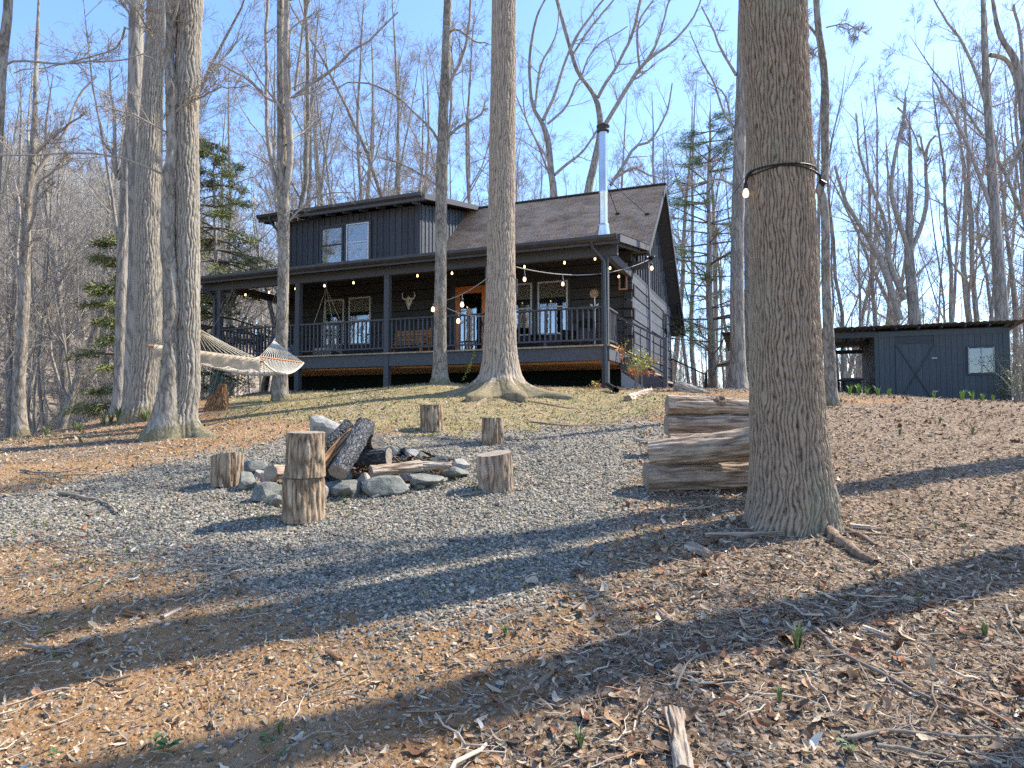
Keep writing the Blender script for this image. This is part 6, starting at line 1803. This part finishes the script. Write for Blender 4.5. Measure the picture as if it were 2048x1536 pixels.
# ------------------------------------------------------------------ LIGHT STRINGS ACROSS THE YARD
def sag(a, b, s, n=18):
    return [a.lerp(b, i / n) + Vector((0, 0, -4 * s * (i / n) * (1 - i / n))) for i in range(n + 1)]
def yard_lights():
    t = empty('yard_light_string', (0, 0, 0), 0, 'string of bulbs running from the massive trunk past the cabin corner to the middle tree', 'string lights')
    ring = []
    c = at(1561, 343, 5.05); r = .257
    for k in range(26):
        a = k * 2 * math.pi / 25; ring.append(c + Vector((r * math.cos(a), r * math.sin(a), .02 * math.sin(a * 1) - .012)))
    put('cord_loop', tube_mesh('loop', ring, .006, M['blackwire'], 6), t)
    ring2 = [v + Vector((0, 0, -.022 + .012 * math.sin(i * .8))) for i, v in enumerate(ring)]
    put('cord_loop', tube_mesh('loop', ring2, .005, M['blackwire'], 6), t)
    e = c + Vector((-r, 0, -.01))
    put('lead', tube_mesh('lead', [e + Vector((.01, -.03, 0)), e + Vector((-.035, -.05, -.06)), e + Vector((-.045, -.06, -.13))], .011, M['blackwire'], 6), t)
    bulb_parts(t, e + Vector((-.045, -.06, -.10)), 0, M['bulb_day'], .75)
    k = at(1640, 362, 5.1)
    put('lead', tube_mesh('lead', [c + Vector((r, -.03, -.01)), c + Vector((r + .04, -.04, -.045)), k], .010, M['blackwire'], 6), t)
    put('plug', tube_mesh('plug', [k, k + Vector((.035, -.01, -.035))], [.018, .024], M['blackwire'], 8), t)
    corner = cabW((.55, 2.95, 3.62)); mid = at(1032, 534, 12.3)
    put('wire', tube_mesh('wire', sag(e, corner, .38, 24), .0035, M['blackwire'], 4), t)
    W = sag(corner, mid, .28, 22)
    put('wire', tube_mesh('wire', W, .011, M['wire'], 5), t)
    for px in (1044, 1124, 1214):
        p = min(W, key=lambda v: abs(v.x / v.y - (px - 1024) / F)); bulb_parts(t, p, .09, M['bulb_day'], 1.0)
    bulb_parts(t, corner + Vector((.04, 0, -.02)), .09, M['bulb'], 1.2)
    a = at(975, 556, 12.3); b = at(894, 600, 13.8)
    W = sag(a, b, .05, 10); put('wire', tube_mesh('wire', W, .011, M['wire'], 5), t)
    p = min(W, key=lambda v: abs(v.x / v.y - (921 - 1024) / F)); bulb_parts(t, p, .08, M['bulb_day'], 1.2)
    a = at(894, 616, 13.8); b = at(975, 632, 12.4); W = sag(a, b, .06, 10); put('wire', tube_mesh('wire', W, .008, M['wire'], 5), t)
    bulb_parts(t, W[3], .05, M['bulb'], 1.1)
    bulb_parts(t, at(866, 607, 13.8), .0, M['bulb'], 1.1)
yard_lights()

# ------------------------------------------------------------------ PLANTS AND LOOSE PIECES
def leaf_cloud(C, rng, n, size, spread, mat, name, parent):
    k = rng.integers(0, len(C), n); P = C[k] + rng.normal(0, spread, (n, 3))
    D = rng.normal(0, 1, (n, 3)); D /= np.linalg.norm(D, axis=1, keepdims=True)
    S = np.cross(D, rng.normal(0, 1, D.shape)); S /= np.linalg.norm(S, axis=1, keepdims=True)
    l = size * rng.uniform(.6, 1.3, (n, 1))
    V = np.stack([P - D * l * .5, P - S * l * .2, P + D * l * .5, P + S * l * .2], 1).reshape(-1, 3)
    return put(name, mesh_np(name, V, np.arange(n * 4).reshape(-1, 4), M[mat], False), parent)

def nandina(px, py, Y, h, w, label, seed, nst=8, nl=420):
    rng = np.random.default_rng(seed)
    p = at(px, py, Y); p.z = g1(p.x, p.y)
    t = empty('shrub', p, 0, label, 'shrub')
    tb = Tubes(); tips = []
    for k in range(nst):
        a = rng.uniform(0, 6.28); e = np.array([w * .5 * math.cos(a) * rng.uniform(.2, 1), w * .4 * math.sin(a), h * rng.uniform(.6, 1)])
        P, R = resample(np.array([(0.12 * math.cos(a), .1 * math.sin(a), -.05), e * [.3, .3, .5], e]), [.010, .008, .004], 8)
        tb.add(P, R, 5)
        Q, Rq = children(P[None], R[None], 7, .45, 1, .8, .35, 4, .15, .05, .5, rng, .003); tb.add(Q, Rq, 3)
        tips.append(Q[:, 1:].reshape(-1, 3))
    put('stems', tb.mesh('stems', M['stake']), t)
    tips = np.concatenate(tips)
    leaf_cloud(tips, rng, nl, .055, .035, 'nand_y', 'leaves', t)
    red = tips[(tips[:, 2] < h * .45) | (np.abs(tips[:, 0]) > w * .3)]
    leaf_cloud(red if len(red) else tips, rng, int(nl * .8), .055, .04, 'nand_r', 'red_leaves', t)
nandina(1278, 775, 14.3, .95, 1.15, 'low yellow and red leaved nandina shrub before the porch stairs', 3, 10, 520)
nandina(1186, 774, 14.4, .16, .28, 'tiny red leaved shrub at the foot of the corner post', 5, 4, 60)

def green_bush(px, Y, r, label, seed):
    rng = np.random.default_rng(seed); p = at(px, 780, Y); p.z = g1(p.x, p.y)
    t = empty('shrub', p, 0, label, 'shrub')
    tb = Tubes(); tips = []
    for k in range(14):
        a = rng.uniform(0, 6.28); e = np.array([r * math.cos(a) * rng.uniform(.3, 1), r * math.sin(a), rng.uniform(.5, 1.5)])
        P, R = resample(np.array([(0, 0, -.1), e * [.5, .5, .6], e]), [.02, .012, .005], 8); tb.add(P, R, 4)
        Q, Rq = children(P[None], R[None], 9, .3, 1, .8, .4, 4, .2, .05, .5, rng, .004); tb.add(Q, Rq, 3); tips.append(Q[:, 1:].reshape(-1, 3))
    put('stems', tb.mesh('stems', M['twig']), t)
    leaf_cloud(np.concatenate(tips), rng, 900, .07, .08, 'leafgreen', 'leaves', t)
green_bush(420, 17, 1.2, 'loose bright green shrub under the hammock by the cabin corner post', 9)
green_bush(1508, 20, .7, 'small green shrub peeking between the two trunks right of the pine', 10)
green_bush(2042, 19, .8, 'yellow green shrub at the right end of the shed', 12)

lil = [tuft_me(500 + i, M['lily'], 26, 1.0, .45, .05) for i in range(3)]
grs = [tuft_me(510 + i, M['blade'], 40, 1.0, .5, .022) for i in range(3)]
for i, (px, py, Y, s) in enumerate(((1700, 803, 13, .26), (1718, 803, 13.2, .28), (1735, 803, 13, .24), (1756, 804, 13, .26), (1778, 805, 13, .2), (1868, 806, 13.2, .18), (1925, 808, 13, .26), (1945, 808, 13.1, .24), (1965, 809, 13, .2), (1986, 809, 13.2, .18))):
    p = at(px, py, Y); p.z = g1(p.x, p.y)
    o = tag(link('leaf_clump', lil[i % 3], None, p, (0, 0, i * 1.3)), 'clump of bright green bulb leaves in front of the shed', 'plant', 'green leaf clumps by the shed'); o.scale = (s, s, s)
for i, (px, py, Y, s) in enumerate(((222, 838, 11.5, .3), (238, 836, 11.7, .34), (256, 834, 11.8, .36), (272, 833, 11.6, .34), (292, 832, 11.2, .28), (206, 845, 11.2, .26), (150, 862, 10.5, .22), (160, 866, 10.2, .2), (92, 880, 9.8, .2), (620, 835, 9.5, .13))):
    p = at(px, py, Y); p.z = g1(p.x, p.y)
    o = tag(link('grass_tuft', grs[i % 3], None, p, (0, 0, i * 1.7)), 'tuft of long blue green grass near the left trunks', 'plant', 'long grass tufts on the left'); o.scale = (s, s, s)
for i, (px, py, s) in enumerate(((1595, 1300, .14), (1970, 1275, .10), (1010, 1275, .07), (1160, 1500, .10), (1560, 1410, .08), (560, 1470, .07), (1340, 1015, .07), (1800, 870, .12), (1945, 868, .15), (1880, 845, .12))):
    p = hit(px, py)
    o = tag(link('grass_tuft', grs[i % 3], None, p, (0, 0, i * 1.7)), 'small grass tuft growing out of the leaf litter', 'plant', 'grass tufts in the litter'); o.scale = (s, s, s)

def weed(px, py, s, seed, label):
    rng = np.random.default_rng(seed); p = hit(px, py)
    V, q = [], []
    for k in range(9):
        a = rng.uniform(0, 6.28); l = s * .62 * rng.uniform(.4, 1); w = l * .3; z = rng.uniform(.01, .04)
        c, si = math.cos(a), math.sin(a); b = len(V)
        for x, y, zz in ((0, 0, 0), (.35, .6, .4), (.75, .7, .55), (1, 0, .5), (.75, -.7, .55), (.35, -.6, .4)):
            V.append((l * x * c - w * y * si, l * x * si + w * y * c, z + l * .45 * zz))
        q += [(b, b + 1, b + 2, b + 3), (b, b + 3, b + 4, b + 5)]
    o = link('weed', mesh_np('weed', V, q, M['leafgreen'], True), None, p)
    tag(o, label, 'plant', 'broad leaved weeds in the foreground')
for i, (px, py, s, lb) in enumerate(((95, 1278, .06, 'by the bent twig at far left'), (105, 1525, .05, 'at the bottom left corner'), (310, 1500, .07, 'near the bottom, left of the paired leaves'), (335, 1515, .10, 'with the largest leaves near the bottom left'), (535, 1500, .07, 'with round leaves left of bottom centre'),
                                     (565, 1525, .05, 'touching the bottom edge left of centre'), (1015, 1278, .05, 'in the shaded gravel below the dead oak leaf'), (175, 1135, .07, 'beside the long thin twig'), (1700, 1515, .08, 'at the bottom right beside the long branches'), (1240, 1005, .06, 'at the gravel edge near the log piles'), (690, 1005, .09, 'bright green at the foot of the long flat stone'))):
    weed(px, py, s, 700 + i, 'low green weed ' + lb)

def branch(pts, r, label, seed, mat='stake', name='fallen_branch', cat='branch', sides=8, forks=3, lift=.012):
    rng = np.random.default_rng(seed)
    P = np.array([tuple(hit(*p)) for p in pts]); R = np.linspace(r, r * .45, len(P))
    P, R = resample(P, R, 22); P[:, :2] += np.stack([fbm(np.arange(22) * .45, np.full(22, seed * 3.1 + j), s=j, o=2) - .5 for j in (1, 2)], 1) * min(.06, r * 4); P[:, 2] = gh(P[:, 0], P[:, 1]) + R * .7 + lift
    t = empty(name, P[0], 0, label, cat)
    put('stem', tube_mesh('stem', P, R * (1 + .05 * rng.normal(size=22)), M[mat], sides, P[0]), t)
    for k in range(forks):
        i = rng.integers(4, 18); d = P[i + 1] - P[i]; d /= np.linalg.norm(d); a = rng.choice([-1, 1]) * rng.uniform(.5, .9)
        dd = np.array([d[0] * math.cos(a) - d[1] * math.sin(a), d[0] * math.sin(a) + d[1] * math.cos(a), 0])
        L = rng.uniform(6, 16) * r
        Q = np.array([P[i] + dd * L * s for s in np.linspace(0, 1, 6)]); Q[:, 2] = gh(Q[:, 0], Q[:, 1]) + r * .6 + lift; Q[0] = P[i]
        put('side_twig', tube_mesh('twig', Q, R[i] * np.linspace(.5, .2, 6), M[mat], 5, P[0]), t)
branch([(118, 992), (170, 1000), (210, 1012), (238, 1030)], .018, 'pale bent stick lying on the gravel at far left', 1, forks=2)
branch([(90, 1088), (130, 1105), (200, 1115), (270, 1113), (332, 1108)], .006, 'long thin twig arched over the left gravel edge', 2, forks=3)
branch([(1633, 1268), (1680, 1310), (1770, 1360), (1870, 1415), (2010, 1490)], .012, 'long grey branch running down to the bottom right', 3, forks=4)
branch([(1690, 1490), (1800, 1480), (1920, 1484), (2060, 1484)], .010, 'greenish grey branch lying across the bottom right corner', 4, forks=3)
branch([(1355, 1392), (1362, 1352), (1400, 1320), (1452, 1305), (1470, 1268)], .007, 'smooth grey crooked stick curving through the shadow', 5, forks=0)
branch([(1750, 1500), (1830, 1515), (1960, 1545)], .009, 'short bare branch below the greenish one', 6, forks=2)
branch([(2008, 1215), (2030, 1262), (2050, 1300)], .008, 'forked pale branch at the right edge', 7, forks=2)
branch([(50, 1300), (80, 1310), (120, 1312), (160, 1296), (200, 1275)], .011, 'curled dry stick by the upper edge of the lower shadow', 8, forks=2, mat='stake')
branch([(560, 1535), (590, 1500), (640, 1470)], .008, 'thin dry twig near the bottom edge', 9, forks=2)
branch([(1140, 1225), (1170, 1210), (1225, 1180)], .009, 'pale forked twig at the tip of the gravel', 10, forks=2)
branch([(1555, 1470), (1600, 1500), (1660, 1545)], .03, 'stout dark branch cut by the bottom edge', 11, forks=1, mat='bit_dark') if 0 else None
branch([(40, 945), (90, 950), (160, 940)], .014, 'pale root crossing the clay bank at left', 12, forks=1)
branch([(1060, 845), (1130, 852), (1210, 850), (1300, 856)], .03, 'long pale root crossing the moss right of the middle tree', 13, forks=2, mat='logbark', name='surface_root', cat='root', lift=-.018)
branch([(1040, 800), (1110, 812), (1170, 822), (1235, 826)], .05, 'thick mossy root running right from the middle tree', 14, forks=2, mat='logbark2', name='surface_root', cat='root', lift=-.05)
branch([(975, 795), (945, 815), (900, 838), (880, 850)], .05, 'pale root running forward left from the middle tree', 15, forks=2, mat='logbark', name='surface_root', cat='root', lift=-.045)
branch([(1015, 798), (1050, 820), (1072, 845)], .045, 'short knuckled root running towards the fire pit', 16, forks=1, mat='logbark2', name='surface_root', cat='root', lift=-.05)
branch([(390, 868), (430, 858), (480, 850), (545, 842)], .03, 'pale root running right from the leaning pair of trunks', 17, forks=1, mat='logbark', name='surface_root', cat='root', lift=-.018)
branch([(1640, 1056), (1690, 1098), (1750, 1130)], .05, 'exposed brown root end right of the massive trunk', 18, forks=0, mat='logbark', name='surface_root', cat='root', lift=.0)
branch([(1650, 1048), (1710, 1072), (1755, 1096)], .03, 'pale grey root hugging the soil by the massive trunk', 19, forks=1, mat='logbark', name='surface_root', cat='root', lift=.0)

def chunk(px0, py0, px1, py1, r, label, seed, mat='pale_split', name='wood_piece'):
    a, b = hit(px0, py0), hit(px1, py1)
    a.z += r * .5; b.z += r * .5
    log(name, a, b, r, r * .75, label, seed, mat, 'wood', amp=r * .35, w=.02, L=.3, cut=mat)
chunk(1350, 1440, 1370, 1560, .038, 'splintered grey branch stub at the bottom, right of centre', 51, 'logbark')
chunk(1408, 1076, 1568, 1072, .022, 'long grey bark strip in the shade left of the massive trunk', 52, 'logbark2')
chunk(1378, 1100, 1420, 1118, .04, 'rotten pale wood lump left of the bark strip', 53)
chunk(1255, 802, 1300, 785, .07, 'whitish split log lying before the nandina shrub', 54)
chunk(1700, 1056, 1770, 1064, .022, 'flat weathered board end right of the massive trunk', 55)
chunk(1725, 1265, 1780, 1280, .022, 'small split wood scrap in the right foreground litter', 56)
chunk(250, 1230, 290, 1240, .018, 'small brown bark piece on the bare clay', 57, 'brown_split')
chunk(325, 1240, 360, 1222, .014, 'small pale stick on the bare clay', 58)
chunk(655, 1308, 680, 1325, .018, 'russet bark flake between gravel and clay', 59, 'brown_split')
chunk(1270, 882, 1330, 890, .025, 'pale splinter lying before the rear log pile', 60)
chunk(1320, 1230, 1345, 1255, .022, 'brown bark lump in the right shade', 61, 'logbark2')

def downpipe():
    a = at(1215, 783, 13.2); a.z = g1(a.x, a.y) + .12; b = at(1232, 797, 12.6); b.z = g1(b.x, b.y) + .06
    t = empty('drain_pipe', a, 0, 'short black drain pipe poking out below the corner post', 'pipe')
    put('tube', tube_mesh('pipe', [a, b], .055, M['blackmetal'], 14, a), t)
    put('rim', tube_mesh('rim', [b - (b - a) * .05, b + (b - a) * .02], .065, M['blackmetal'], 14, a), t)
downpipe()

def broken_stump():
    p = at(436, 822, 12); p.z = g1(p.x, p.y)
    t = empty('rotten_stump', p, 0, 'jagged rotten brown stump left of the hammock tree', 'stump')
    for k, (dx, dy, h, r) in enumerate(((-.09, 0, .34, .12), (.06, .02, .52, .09), (.0, .06, .40, .10), (.12, -.03, .25, .07))):
        b, c, d = round_mesh('shard', h, r * 1.25, r * .6, (M['brown_split'], M['brown_split']), 80 + k, w=.02, L=.2, amp=.035, nth=48, nz=24, ell=.2, tilt=(.35 - k * .25, .3))
        put('shard', b, t, (dx, dy, -.05)); put('broken_top', c, t, (dx, dy, -.05))
broken_stump()

# vine of leaves hanging from the deck and grapevine strand
def vine():
    a, b = cab(949, 706, -.1), cab(926, 760, -.1)
    t = empty('vine', CB0, YAW, 'thin leafy vine strand hanging from the deck edge left of the middle tree', 'vine')
    P, R = resample(np.array([tuple(a), ((a.x + b.x) / 2 + .02, -.13, (a.z + b.z) / 2 - .05), tuple(b)]), [.005, .005, .004], 24)
    put('stem', tube_mesh('stem', P, R, M['twig_dark'], 4), t)
    leaf_cloud(P, np.random.default_rng(2), 110, .05, .02, 'nand_y', 'leaves', t)
vine()
#</TH>
